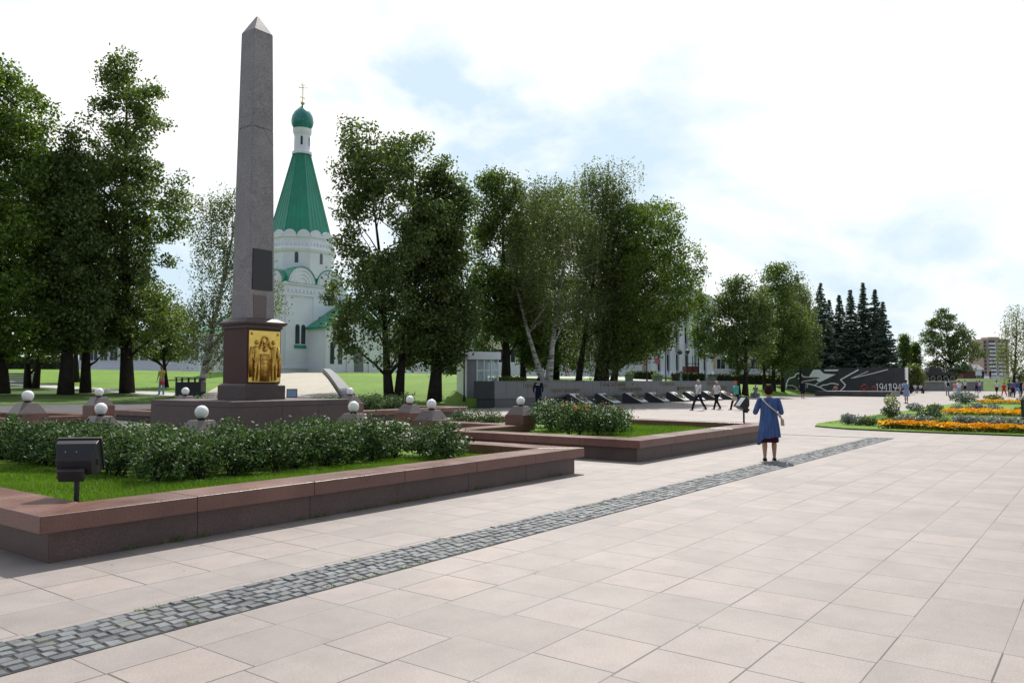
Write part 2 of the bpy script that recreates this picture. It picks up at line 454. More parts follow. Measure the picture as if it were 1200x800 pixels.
# the clouds stand before the sun; behind the viewer the sky is clearer
sxy = N.new('ShaderNodeSeparateXYZ'); L.new(tc.outputs['Generated'], sxy.inputs[0])
clr = N.new('ShaderNodeMapRange'); clr.inputs[1].default_value = -.5; clr.inputs[2].default_value = .35; clr.inputs[3].default_value = -.10; clr.inputs[4].default_value = .0
L.new(sxy.outputs[1], clr.inputs[0])
cadd = N.new('ShaderNodeMath'); cadd.operation = 'ADD'; L.new(n1.outputs[0], cadd.inputs[0]); L.new(clr.outputs[0], cadd.inputs[1])
hz_ = N.new('ShaderNodeMapRange'); hz_.inputs[1].default_value = -.5; hz_.inputs[2].default_value = .3; hz_.inputs[3].default_value = .12; hz_.inputs[4].default_value = .82
L.new(sxy.outputs[1], hz_.inputs[0])
cr = ramp(N, [(.40, (0, 0, 0)), (.53, (1, 1, 1))]); L.new(cadd.outputs[0], cr.inputs[0])
n2 = node(N, 'ShaderNodeTexNoise', Scale=4.5, Detail=6.0, Roughness=.6)
L.new(mp.outputs[0], n2.inputs['Vector'])
cc = ramp(N, [(.3, (10.6, 11.2, 11.7)), (.55, (12.5, 12.5, 12.5))]); L.new(n2.outputs[0], cc.inputs[0])
thin = N.new('ShaderNodeMix'); thin.data_type = 'RGBA'; L.new(hz_.outputs[0], thin.inputs[0])
L.new(sky.outputs[0], thin.inputs[6]); thin.inputs[7].default_value = (7.7, 9.6, 10.9, 1)
mx = N.new('ShaderNodeMix'); mx.data_type = 'RGBA'
L.new(cr.outputs[0], mx.inputs[0]); L.new(thin.outputs[2], mx.inputs[6]); L.new(cc.outputs[0], mx.inputs[7])
L.new(mx.outputs[2], bg.inputs[0]); bg.inputs[1].default_value = .084
sl = bpy.data.lights.new('sun', 'SUN'); sl.energy = 4.7; sl.angle = RAD(.53); sl.color = (1, .955, .88)
so = bpy.data.objects.new('sun', sl); C.objects.link(so)
dv = Vector((math.sin(SUN_AZ)*math.cos(SUN_EL), math.cos(SUN_AZ)*math.cos(SUN_EL), math.sin(SUN_EL)))
so.rotation_euler = dv.to_track_quat('Z', 'Y').to_euler(); so.location = (20, 20, 60)
sc.view_settings.view_transform = 'Standard'; sc.view_settings.look = 'None'
sc.view_settings.gamma = 1; sc.view_settings.use_curve_mapping = False
sc.view_settings.exposure = 0.18
sc.cycles.max_bounces = 6; sc.cycles.transparent_max_bounces = 6
sc.cycles.use_denoising = True

# ------------------------------------------------------------------ ground sheets
def lines(segs):
    out = []
    for lo, hi, st in segs:
        n = max(1, round((hi - lo) / st))
        out += [lo + (hi - lo) * i / n for i in range(n)]
    return out + [segs[-1][1]]
def patch(name, As, Bs, mat_, dz, kind='structure', b0=None, b1=None, keep=None):
    vs = []; fs = []
    na, nb = len(As), len(Bs)
    for a in As:
        for b in Bs:
            bb = b
            if b0 and b < b0(a): bb = b0(a)
            if b1 and b > b1(a): bb = b1(a)
            vs.append((a, bb, Zab(a, bb) + dz))
    for i in range(na - 1):
        for j in range(nb - 1):
            q = [i*nb+j, (i+1)*nb+j, (i+1)*nb+j+1, i*nb+j+1]
            if keep and not keep((As[i] + As[i+1]) / 2, (Bs[j] + Bs[j+1]) / 2): continue
            if abs(vs[q[0]][1] - vs[q[3]][1]) < 1e-6 and abs(vs[q[1]][1] - vs[q[2]][1]) < 1e-6: continue
            fs.append(q)
    m = MB(); m.add(vs, fs)
    o = m.build(name, mat_); o.rotation_euler = (0, 0, ROT)
    me = o.data
    if me.polygons and me.polygons[0].normal.z < 0: me.flip_normals()
    return tag(o, kind=kind)

Bg = lines([(-900, -80, 120), (-80, 12, 8), (12, 30.18, 1.5)]) + [30.22, 30.5] + lines([(31.4, 60, 1.6), (60, 110, 4), (110, 300, 30), (300, 1400, 200)])
Ag = lines([(-900, -60, 120), (-60, 10, 5), (10, 90, 1.6), (90, 140, 4), (140, 165, 1.5), (165, 300, 20), (300, 1800, 200)])
patch('ground', Ag, Bg, MT['far_ground'], -.05)
patch('plaza_paving', lines([(-60, 24, 6), (24, 36, 1.0), (36, 147, 6)]), lines([(-70, 12, 6), (12, 29.8, 1.2)]), MT['paving'], 0.0,
      b1=lambda a: 13.0 if a < 23 else 13 + (29.8 - 13) * min(1, (a - 23) / 2))
edge_b = lambda a: lerp_tab(a, [(12, 38.2), (16, 37.5), (35, 32), (38, 31)])
patch('lane_asphalt', lines([(-20, 37, 1.2)]), lines([(13, 40, .9)]), MT['asphalt'], -.012, b1=edge_b,
      keep=lambda a, b: a < 25.2 or b > 29)
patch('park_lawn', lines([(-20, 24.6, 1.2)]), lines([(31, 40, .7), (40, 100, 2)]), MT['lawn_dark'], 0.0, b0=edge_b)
patch('church_lawn', lines([(27.6, 44, .8), (44, 76, 2)]), lines([(30, 45, .7), (45, 100, 2)]), MT['lawn'], 0.0,
      b0=lambda a: max(edge_b(a), 30.25 if a > 37.3 else 0), b1=lambda a: 100 if a < 38 else 100)
patch('park_path', lines([(24.7, 27.4, .9)]), lines([(35, 48, .6), (48, 110, 2)]), MT['path'], .02, b0=lambda a: edge_b(a) + .02)
patch('east_bank_lawn', lines([(76, 79, 1), (79, 112, 3)]), lines([(29.3, 54, 1.2), (54, 90, 4)]), MT['lawn'], .004)
patch('palace_path', lines([(58, 92, 2)]), lines([(44.5, 51, .8)]), MT['path'], .03)
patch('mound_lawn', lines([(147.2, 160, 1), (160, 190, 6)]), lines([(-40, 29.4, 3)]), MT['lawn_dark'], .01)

# cobble strip of hand-cut setts, and the dark channel crossing at its end
cs = MB(); rng = random.Random(3)
B0, B1 = 5.0, 5.63
rows = 6; rw = (B1 - B0) / rows
for r in range(rows):
    a = -1.0 + rng.random() * .1
    while a < 24.75:
        ln = rng.uniform(.085, .145); g = .006
        z1 = .010 + rng.uniform(-.003, .004)
        y0, y1 = B0 + r*rw + g + rng.uniform(0, .006), B0 + (r+1)*rw - g - rng.uniform(0, .006)
        x0, x1 = a + g, min(a + ln - g, 24.8)
        if x1 - x0 > .03:
            t = .007; j = lambda: rng.uniform(-.004, .004)
            cs.add([(x0, y0, -.02), (x1, y0, -.02), (x1, y1, -.02), (x0, y1, -.02),
                    (x0, y0, z1-.009), (x1, y0, z1-.009), (x1, y1, z1-.009), (x0, y1, z1-.009),
                    (x0+t, y0+t, z1+j()), (x1-t, y0+t, z1+j()), (x1-t, y1-t, z1+j()), (x0+t, y1-t, z1+j())],
                   [[0,1,5,4],[1,2,6,5],[2,3,7,6],[3,0,4,7],[4,5,9,8],[5,6,10,9],[6,7,11,10],[7,4,8,11],[8,9,10,11]])
        a += ln
def cobble_mat():
    m, N, L, b = new_mat('grey_setts')
    g = N.new('ShaderNodeNewGeometry'); tc = N.new('ShaderNodeTexCoord')
    r = ramp(N, [(0, (.062, .068, .08)), (.5, (.10, .108, .122)), (1, (.15, .16, .175))]); L.new(g.outputs['Random Per Island'], r.inputs[0])
    n = node(N, 'ShaderNodeTexNoise', Scale=60.0, Detail=4.0, Roughness=.8); L.new(tc.outputs['Object'], n.inputs['Vector'])
    r2 = ramp(N, [(.3, (.6, .6, .6)), (.7, (1.15, 1.15, 1.15))]); L.new(n.outputs[0], r2.inputs[0])
    mx = N.new('ShaderNodeMix'); mx.data_type = 'RGBA'; mx.blend_type = 'MULTIPLY'; mx.inputs[0].default_value = 1
    L.new(r.outputs[0], mx.inputs[6]); L.new(r2.outputs[0], mx.inputs[7])
    n3 = node(N, 'ShaderNodeTexNoise', Scale=2.3, Detail=6.0, Roughness=.7); L.new(tc.outputs['Object'], n3.inputs['Vector'])
    r3 = ramp(N, [(.60, (0, 0, 0)), (.68, (.55, .55, .55))]); L.new(n3.outputs[0], r3.inputs[0])
    m2 = N.new('ShaderNodeMix'); m2.data_type = 'RGBA'; L.new(r3.outputs[0], m2.inputs[0]); L.new(mx.outputs[2], m2.inputs[6]); m2.inputs[7].default_value = (.13, .14, .03, 1)
    L.new(m2.outputs[2], b.inputs['Base Color']); b.inputs['Roughness'].default_value = .6
    bp = node(N, 'ShaderNodeBump', Strength=.5, Distance=.01); L.new(n.outputs[0], bp.inputs['Height']); L.new(bp.outputs[0], b.inputs['Normal'])
    return m
o = cs.build('cobble_strip', cobble_mat()); o.rotation_euler = (0, 0, ROT); tag(o, kind='structure')
def joint_mat():
    m = mat('mossy_joint_bed', (.045, .045, .04), .95, .4, 5, fine=.4)
    return m
o = MB().box(-1, 24.8, B0, B1, -.02, .004).build('strip_bed', joint_mat()); o.rotation_euler = (0, 0, ROT); tag(o, kind='structure')
o = MB().box(24.55, 24.68, B1 + .01, 14.5, -.02, .005).build('drain_channel', MT['wall_dark']); o.rotation_euler = (0, 0, ROT); tag(o, kind='structure')
# moss tufts along the strip and the planter foot
def tufts(name, spots, mat_, h=(.015, .04), n=14, seed=1):
    r = random.Random(seed); m = MB()
    for a, b, z in spots:
        for _ in range(n):
            x, y = a + r.gauss(0, .03), b + r.gauss(0, .02); t = r.uniform(0, 6.28); hh = r.uniform(*h); wv = .004
            dx, dy = math.cos(t) * wv, math.sin(t) * wv
            m.add([(x-dx, y-dy, z), (x+dx, y+dy, z), (x + r.gauss(0, hh*.5), y + r.gauss(0, hh*.5), z + hh)], [[0, 1, 2]])
    o = m.build(name, mat_); o.rotation_euler = (0, 0, ROT); return tag(o, kind='stuff')
rg = random.Random(5)
moss = [(rg.uniform(1.6, 6.5), rg.choice([B0 + .03, B1 - .03, rg.uniform(B0, B1)]), .008) for _ in range(22)] + [(9.2, 5.45, .01)] * 2
tufts('strip_moss', moss, MT['blades'], h=(.004, .018), n=22)
tufts('kerb_weeds', [(rg.uniform(3.3, 11.8), 7.72 - abs(rg.gauss(0, .015)), .004) for _ in range(60)], MT['blades'], h=(.015, .07), n=9, seed=2)

# ------------------------------------------------------------------ stone planters
def offset_poly(poly, d):
    """inward offset of a rectilinear anticlockwise outline"""
    n = len(poly); out = []
    for i in range(n):
        p0, p1, p2 = Vector(poly[i-1]), Vector(poly[i]), Vector(poly[(i+1) % n])
        d1, d2 = (p1 - p0).normalized(), (p2 - p1).normalized()
        n1, n2 = Vector((-d1.y, d1.x)), Vector((-d2.y, d2.x))
        out.append((p1 + (n1 + n2) * d) if abs(d1.dot(d2)) < .5 else p1 + n1 * d)
    return [tuple(p) for p in out]
def band(m, poly, d0, d1, z0, z1, joint=1.55, gap=.004, jz=0.0, seed=0):
    r = random.Random(seed)
    o, q = offset_poly(poly, d0), offset_poly(poly, d1); n = len(poly)
    for i in range(n):
        o0, o1, q0, q1 = Vector(o[i]), Vector(o[(i+1) % n]), Vector(q[i]), Vector(q[(i+1) % n])
        ln = (o1 - o0).length; k = max(1, round(ln / joint)); dirv = (o1 - o0) / ln
        for j in range(k):
            a0, a1 = o0 + dirv * (ln*j/k), o0 + dirv * (ln*(j+1)/k)
            def inner(p, end, qe):
                if end: return qe
                s_ = (p - o0).dot(dirv); base = q0 + dirv * ((o0 + dirv * s_ - q0).dot(dirv)); return base
            b0 = inner(a0, j == 0, q0); b1 = inner(a1, j == k-1, q1)
            g = dirv * (gap / 2)
            if j > 0: a0 = a0 + g; b0 = b0 + g
            if j < k-1: a1 = a1 - g; b1 = b1 - g
            dz = r.uniform(-jz, jz); dd = Vector((dirv.y, -dirv.x)) * r.uniform(-jz, jz)
            P = [a0 + dd, a1 + dd, b1, b0]
            m.add([(p.x, p.y, z0) for p in P] + [(p.x, p.y, z1 + dz) for p in P],
                  [[0,3,2,1],[4,5,6,7],[0,1,5,4],[1,2,6,5],[2,3,7,6],[3,0,4,7]])
    return m
def planter(label, poly, top, z0, fill, soil_z, seed):
    t = thing('stone_planter', label, 'planter', (0, 0, 0), ROT, 'stone planters round the monument court')
    band(MB(), poly, .13, .50, z0, top - .165, 1.5, .004, .001, seed).build('base_wall', MT['base'], t, bevel=.004)
    band(MB(), poly, 0, .60, top - .16, top, 1.55, .005, .0025, seed + 1).build('cap', MT['cap'], t, bevel=.006)
    inner = offset_poly(poly, .42)
    o = MB().prism(inner, z0, soil_z).build('planter_turf', fill); o.rotation_euler = (0, 0, ROT); tag(o, kind='stuff')
    return t
PL1 = [(3.15, 7.6), (12.25, 7.6), (12.25, 13.3), (8.3, 13.3), (8.3, 16.4), (3.15, 16.4)]
PL2 = [(14.35, 7.6), (22.6, 7.6), (22.6, 16.9), (17.3, 16.9), (17.3, 13.3), (14.35, 13.3)]
PL3 = [(13.4, 22.8), (17.3, 22.8), (17.3, 19.6), (23.2, 19.6), (23.2, 27.6), (13.4, 27.6)]
PL4 = [(3.05, 18.4), (8.0, 18.4), (8.0, 22.8), (11.4, 22.8), (11.4, 27.6), (3.05, 27.6)]
planter('red granite planter in the foreground with the long rose hedge', PL1, .45, 0, MT['lawn'], .27, 10)
planter('red granite planter beside the woman in blue, half open lawn', PL2, .45, 0, MT['lawn'], .27, 20)
planter('low red granite planter behind the obelisk, nearest the grey memorial wall', PL3, .66, .1, MT['dirt'], .52, 30)
planter('low red granite planter left of the obelisk towards the dark park trees', PL4, .68, .1, MT['dirt'], .54, 40)
# raised court of the monument, reached by two steps between the planters
o = MB().box(8.35, 17.25, 13.35, 22.75, -.05, .30).build('court_paving', MT['court']); o.rotation_euler = (0, 0, ROT); tag(o, kind='structure')
o = MB().box(12.14, 14.46, 12.75, 13.34, -.05, .295).box(12.14, 14.46, 12.4, 12.745, -.05, .15).build('court_steps', MT['base']); o.rotation_euler = (0, 0, ROT); tag(o, kind='structure')
o = MB().box(8.05, 8.345, 16.5, 18.3, -.05, .29).box(17.255, 24, 17.0, 19.5, -.05, .296).box(11.5, 13.3, 22.76, 30, -.05, .305).box(-2, 8.04, 16.45, 18.35, -.05, .16).build('court_paths', MT['court']); o.rotation_euler = (0, 0, ROT); tag(o, kind='structure')

# ------------------------------------------------------------------ grass blades and rose bushes
def np_mesh(name, V, F, mat_, parent=None, quads=True):
    """V: (n,k,3) array of separate faces with k corners each"""
    n, k = V.shape[:2]
    me = bpy.data.meshes.new(name)
    me.vertices.add(n*k); me.vertices.foreach_set('co', V.reshape(-1).astype(np.float32))
    me.loops.add(n*k); me.loops.foreach_set('vertex_index', np.arange(n*k, dtype=np.int32))
    me.polygons.add(n); me.polygons.foreach_set('loop_start', np.arange(0, n*k, k, dtype=np.int32))
    me.update(calc_edges=True)
    for m in (mat_ if isinstance(mat_, (list, tuple)) else [mat_]): me.materials.append(m)
    if F is not None: me.polygons.foreach_set('material_index', F.astype(np.int32))
    me.validate()
    o = bpy.data.objects.new(name, me); C.objects.link(o)
    if parent: o.parent = parent
    return o
def leaf_quads(P, size, rs, elong=.62, up=.35, droop=0.0):
    """one kite-shaped leaf per point"""
    n = len(P)
    d = rs.normal(size=(n, 3)); d[:, 2] -= droop; d /= np.linalg.norm(d, axis=1)[:, None]
    nn = rs.normal(size=(n, 3)); nn[:, 2] += up * 3
    s = np.cross(d, nn); s /= (np.linalg.norm(s, axis=1)[:, None] + 1e-9)
    L_ = (size * rs.uniform(.65, 1.25, n))[:, None]
    W_ = L_ * elong
    V = np.stack([P - d*L_*.5, P + s*W_*.5 - d*L_*.05, P + d*L_*.5, P - s*W_*.5 - d*L_*.05], axis=1)
    return V
def blades(name, regions, density, hgt, soil_z, seed=1):
    rs = np.random.RandomState(seed); Vs = []
    for a0, a1, b0, b1 in regions:
        n = int((a1-a0)*(b1-b0)*density)
        x, y = rs.uniform(a0, a1, n), rs.uniform(b0, b1, n)
        t = rs.uniform(0, 6.283, n); h = hgt * rs.uniform(.5, 1.2, n) * (1 + .35*np.sin(x*3.1+1.3*y)*np.sin(y*2.3)); wv = .0035 + .002*rs.rand(n)
        P = np.stack([x, y, np.full(n, soil_z)], 1)
        dx = np.stack([np.cos(t)*wv, np.sin(t)*wv, np.zeros(n)], 1)
        tip = P + np.stack([rs.normal(0, .5, n)*h, rs.normal(0, .5, n)*h, h], 1)
        Vs.append(np.stack([P-dx, P+dx, tip], 1))
    o = np_mesh(name, np.concatenate(Vs), None, MT['blades']); o.rotation_euler = (0, 0, ROT)
    return tag(o, kind='stuff')
blades('front_lawn_grass', [(3.6, 11.4, 8.15, 9.9), (3.6, 5.6, 9.9, 14)], 5200, .06, .265, 1)
blades('side_lawn_grass', [(14.9, 22.05, 8.15, 9.6), (17.5, 22.05, 9.6, 12.6), (14.9, 16, 9.6, 12.7)], 1500, .07, .265, 2)

def rose_variant(seed, h=.53, r=.42, n=1500, flowers=None, leaf=.06):
    rs = np.random.RandomState(seed)
    t = thing('rose_bush', 'rose bush', 'bush')
    st = MB(); tips = []
    for k in range(9):
        a = rs.uniform(0, 6.28); q = rs.uniform(.1, 1) ** .6 * r * .8; hh = h * rs.uniform(.6, 1.0)
        p0 = Vector((rs.normal(0, .05), rs.normal(0, .05), 0)); p2 = Vector((math.cos(a)*q, math.sin(a)*q, hh))
        p1 = p0.lerp(p2, .5) + Vector((rs.normal(0, .04), rs.normal(0, .04), .05))
        st.tube([p0, p1, p2], [.008, .006, .003], 5); tips.append((p1, p2))
    st.build('stems', MT['bark'], t)
    cl = []
    nc = 46
    for _ in range(nc):
        th = rs.uniform(0, 6.28); u = rs.uniform(0, 1) ** .5; z = rs.uniform(.24, 1.0)
        rr = r * (.55 + .45*math.sin(min(1, z) * math.pi * .8)) * u
        cl.append((math.cos(th)*rr, math.sin(th)*rr, z*h))
    for _ in range(5):
        th = rs.uniform(0, 6.28); rr = r*rs.uniform(0, .7); cl.append((math.cos(th)*rr, math.sin(th)*rr, h*rs.uniform(1.02, 1.16)))
    cl = np.array(cl)
    idx = rs.randint(0, len(cl), n)
    P = cl[idx] + rs.normal(0, 1, (n, 3)) * np.array([.075, .075, .06])
    P = P[P[:, 2] > .12*h]
    np_mesh('foliage', leaf_quads(P, leaf, rs, .62, .5), None, MT['leaf_rose'], t)
    if flowers:
        fm, k, fs = flowers
        sel = cl[np.argsort(-(cl[:, 2] + .3*np.hypot(cl[:, 0], cl[:, 1])))[:k*2]]
        sel = sel[rs.permutation(len(sel))[:k]]
        P = (sel[:, None, :] + rs.normal(0, .03, (len(sel), 9, 3)) + np.array([0, 0, .07])).reshape(-1, 3)
        np_mesh('blossoms', leaf_quads(P, fs, rs, .9, .5), None, MT[fm], t)
    return t
def place_bushes(protos, used, spots, label, group, seed, sc_=(.9, 1.15)):
    r = random.Random(seed)
    for (a, b, z) in spots:
        i = r.randrange(len(protos))
        o = protos[i] if not used[i] else copy_tree(protos[i])
        used[i] = True
        p = ab(a + r.uniform(-.1, .1), b + r.uniform(-.1, .1), z)
        o.location = p; o.rotation_euler = (0, 0, r.uniform(0, 6.28)); s = r.uniform(*sc_); o.scale = (s, s, s * r.uniform(.92, 1.08))
        o['label'] = label; o['group'] = group
roses = [rose_variant(11), rose_variant(12), rose_variant(13, .56, .4), rose_variant(14, .50, .46)]
ru = [False] * 4
spots = []
for row, b in enumerate((10.25, 10.85, 11.45)):
    a = 5.75 + .3 * (row % 2)
    while a < 10.9: spots.append((a, b, .27)); a += .56
for row, a in enumerate((5.8, 6.4, 7.0)):
    b = 12.0 + .25 * (row % 2)
    while b < 16.0: spots.append((a, b, .27)); b += .6
spots += [(10.3, 9.65, .27), (10.4, 9.2, .27)]
place_bushes(roses, ru, spots, 'leafy green rose bush without blooms, in the foreground hedge', 'rose bushes of the foreground hedge', 1, (.88, 1.1))
rw = [rose_variant(21, .54, .45, 1500, ('petal_white', 5, .04)), rose_variant(22, .56, .45, 1500, ('petal_orange', 4, .042)), rose_variant(23, .50, .42, 1400, ('petal_white', 3, .04))]
spots = []
for py, xs in ((500.5, (640, 655, 670, 686, 701)), (505, (643, 659, 676, 693, 709, 722)), (509.5, (668, 684, 700, 714))):
    for px in xs:
        q_ = gp(px, py, .27); spots.append((*to_ab(q_.x, q_.y), .27))
u2 = [False] * 3
place_bushes(rw, u2, spots, 'rose bush with white or orange blooms behind the lawn strip beside the woman', 'blooming rose bushes of the side planter', 2)
u3 = [True] * 4
sp3 = [(a, b, .52) for b in (20.8, 21.6, 22.4) for a in (18.3, 19.0, 19.7, 20.4, 21.1)] + [(14.2, 24.0, .52), (14.9, 24.2, .52), (15.6, 24.0, .52)]
place_bushes(roses, u3, sp3, 'rose bush in the planter behind the obelisk platform', 'rose bushes behind the obelisk', 3, (.8, 1.0))
sp4 = [(a, b, .54) for b in (20.2, 20.9, 21.6, 22.3) for a in (4.2, 4.9, 5.6, 6.3)]
place_bushes(roses, u3, sp4, 'rose bush at the picture edge left of the globe lamps', 'rose bushes left of the court', 4, (.85, 1.05))
place_bushes(rw, [True]*3, [(18.2, 14.5, .27), (18.4, 15.2, .27), (18.6, 15.9, .27)], 'small rose bush left of the lone globe lamp by the grey wall', 'rose bushes behind the lone globe lamp', 5, (.7, .85))

# ------------------------------------------------------------------ globe lamps on truncated pyramids
def globe_lamp(label, a, b, z):
    p = ab(a, b, z)
    t = thing('globe_lamp', label, 'lamp', p, ROT, 'globe lamps round the monument')
    MB().box(-.31, .31, -.31, .31, .001, .27).build('plinth_block', MT['cap'], t, bevel=.006)
    MB().frustum(-.29, .29, -.29, .29, .272, -.155, .155, -.155, .155, .50).build('pedestal', MT['ped'], t, bevel=.006)
    MB().lathe([(.07, .50), (.075, .525), (.06, .535)], 20).build('collar', MT['black'], t)
    MB().ball((0, 0, .645), .118, 28).build('globe', MT['globe'], t, smooth=True)
    return t
globe_lamp('globe lamp in front of the dark left face of the obelisk platform', 8.0, 12.95, .45)
globe_lamp('white globe lamp furthest left, with a dark hatch in its pedestal', 7.45, 18.75, .68)
globe_lamp('nearer of two globe lamps standing one before the other left of the platform', 7.72, 16.05, .45)
globe_lamp('farther of two overlapping globe lamps, left of the platform', 11.05, 23.1, .68)
globe_lamp('globe lamp behind the platform, seen against the black bin shelter', 13.7, 23.1, .68)
globe_lamp('globe lamp in front of the right end of the platform, half covered by roses', 11.6, 13.0, .45)
globe_lamp('globe lamp at the back corner of the platform below the ramp parapet', 17.6, 19.9, .66)
globe_lamp('farther globe lamp of the pair right of the platform', 16.95, 16.55, .45)
globe_lamp('nearer globe lamp of the pair right of the platform', 14.05, 13.0, .45)
globe_lamp('lone globe lamp among roses in front of the grey memorial wall', 17.65, 13.0, .45)

# ------------------------------------------------------------------ obelisk
OB = ab(12.4, 17.8, .30)
def obz(px, py): return at(px, py, OB.y).z - .30
t = thing('obelisk', 'tall weathered granite obelisk on a stepped pedestal with a gilded relief', 'monument', OB, ROT)
H = 1.75
pz = .87
m = MB()
for k, (x0, x1) in enumerate([(-H, -.35), (-.35, .75), (.75, H)]):      # slabs of the platform, joints open
    m.box(x0 + .004, x1 - .004, -H, H, .0, pz - .14)
m.box(-H - .0, H, -H, H, pz - .135, pz)
m.build('platform', MT['plinth'], t, bevel=.006)
z1 = obz(288, 449); hp = .60
MB().box(-hp, hp, -hp, hp, pz + .001, z1 - .06).frustum(-hp, hp, -hp, hp, z1 - .059, -.53, .53, -.53, .53, z1).build('plinth', MT['plinth'], t, bevel=.005)
hd = .51; z2 = obz(288, 386)
MB().box(-hd, hd, -hd, hd, z1 + .001, z2).build('dado', MT['dado'], t, bevel=.008)
z3 = obz(290, 375)
m = MB().box(-.54, .54, -.54, .54, z2 + .001, z2 + .07).frustum(-.545, .545, -.545, .545, z2 + .071, -.62, .62, -.62, .62, z2 + .12).box(-.625, .625, -.625, .625, z2 + .121, z2 + .17)
m.frustum(-.60, .60, -.60, .60, z2 + .171, -.44, .44, -.44, .44, z3 + .02)
m.build('cornice', MT['plinth'], t, bevel=.006)
z4 = obz(302, 41); z5 = obz(303, 20)
hb, ht = .385, .285
sh = MB()
zs = [z3 + .021]
zz = z3 + .021
r5 = random.Random(8)
cuts = [z3 + .021, z3 + (z4 - z3)*.66, z4]
for i in range(len(cuts) - 1):
    f0 = (cuts[i] - cuts[0])/(z4 - cuts[0]); f1 = (cuts[i+1] - cuts[0])/(z4 - cuts[0])
    a0 = hb + (ht - hb)*f0; a1 = hb + (ht - hb)*f1
    sh.frustum(-a0, a0, -a0, a0, cuts[i] + (.004 if i else 0), -a1, a1, -a1, a1, cuts[i+1])
sh.frustum(-ht, ht, -ht, ht, z4 + .002, -.03, .03, -.03, .03, z5)
so_ = sh.build('shaft', MT['shaft'], t, bevel=.012)
# repair slabs let into the foot of the shaft
MB().box(-.26, .14, -hb - .004, -hb + .06, z3 + .03, z3 + .62).build('repair_slab', MT['ped'], t, bevel=.004)
# crack across the stone, an open irregular joint of dark grout
ck = MB()
fz = cuts[1]
def half(z): return hb + (ht - hb)*(z - cuts[0])/(z4 - cuts[0])
pts = [(-half(fz), fz + .1), (-.15, fz - .02), (.0, fz + .02), (.12, fz - .16), (.22, fz - .32), (half(fz - .4), fz - .38)]
ck.tube([(x, -half(z) + .003, z) for x, z in pts], .007, 5)
ck.tube([(-half(z), y, z) for y, z in [(-.3, fz + .1), (-.1, fz + .02), (.1, fz + .08), (.3, fz - .05)]], .006, 5)
ck.build('crack', MT['base'], t)
pl0, pl1 = obz(304, 341), obz(304, 294)
hm = half((pl0 + pl1)/2)
zq0, zq1 = pl0, pl1
m = MB()
y0, y1 = -half(zq0) - .025, -half(zq1) - .025
m.add([(-.30, y0, zq0), (.31, y0, zq0), (.29, y1, zq1), (-.28, y1, zq1), (-.30, y0+.06, zq0), (.31, y0+.06, zq0), (.29, y1+.06, zq1), (-.28, y1+.06, zq1)],
      [[0,1,2,3],[4,7,6,5],[0,4,5,1],[1,5,6,2],[2,6,7,3],[3,7,4,0]])
m.build('inscription_plate', MT['black'], t, bevel=.004)
# gilded relief: two robed figures raise a wreath over a tablet with a small bust
gw, g0, g1 = .47, z1 + .03, z2 - .06
gp_ = MB().box(-gw, gw, -hd - .03, -hd - .001, g0, g1).build('relief_panel', MT['gold'], t, bevel=.006)
yb = -hd - .03
rm = MB()
def fig(x, sgn):
    h = g1 - g0; b = g0 + .03
    rm.rings([(x, yb, b + h*.26, .095, .05), (x, yb, b + h*.34, .088, .062), (x, yb, b + h*.42, .085, .065), (x + sgn*.01, yb, b + h*.5, .075, .06), (x, yb, b + h*.62, .10, .065), (x, yb, b + h*.68, .05, .045)], 14)
    rm.ball((x + sgn*.02, yb - .01, b + h*.75), (.05, .05, .062), 12)
    rm.tube([(x + sgn*.06, yb - .03, b + h*.63), (x + sgn*.13, yb - .04, b + h*.66), (x + sgn*.17, yb - .03, b + h*.78)], [.032, .026, .02], 7)
    rm.tube([(x - sgn*.08, yb - .02, b + h*.62), (x - sgn*.12, yb - .04, b + h*.46), (x - sgn*.06, yb - .06, b + h*.36)], [.032, .026, .02], 7)
    rm.tube([(x - sgn*.12, yb - .01, b + h*.66), (x - sgn*.17, yb - .02, b + h*.4), (x - sgn*.15, yb - .02, b + .1)], [.03, .05, .05], 7)
    for k in range(2):
        xx = x - .05 + .10*k
        rm.tube([(xx, yb - .03, b + h*.44), (xx + sgn*.012, yb - .05, b + h*.22), (xx - sgn*.01, yb - .02, b + .015), (xx + sgn*.045, yb - .05, b + .012)], [.04, .034, .022, .018], 7)
fig(-.27, 1); fig(.27, -1)
hh = g1 - g0
rm.box(-.135, .135, yb - .03, yb + .005, g0 + .02, g0 + hh*.55)
rm.torus((0, yb - .02, g0 + hh*.82), .085, .026, 24, 8, 'y')
rm.tube([(-.12, yb - .02, g0 + hh*.74), (0, yb - .03, g0 + hh*.70), (.12, yb - .02, g0 + hh*.74)], .016, 6)
rm.ball((0, yb - .03, g0 + hh*.64), (.055, .045, .07), 12)
for k in range(5): rm.box(-.09, .09, yb - .036, yb - .028, g0 + hh*(.14 + .075*k), g0 + hh*(.155 + .075*k))
for sx in (-1, 1): rm.lathe([(.03, yb - .03), (.034, yb - .01), (.034, yb)], 12).xf(Matrix.Translation((sx*.39, 0, g1 - .1)) @ Matrix.Translation((0, 0, 0)), len(rm.v) - 36) if False else rm.ball((sx*.39, yb - .005, g1 - .08), (.035, .02, .035), 12)
rm.build('relief_figures', MT['gold_dark'], gp_, smooth=True)

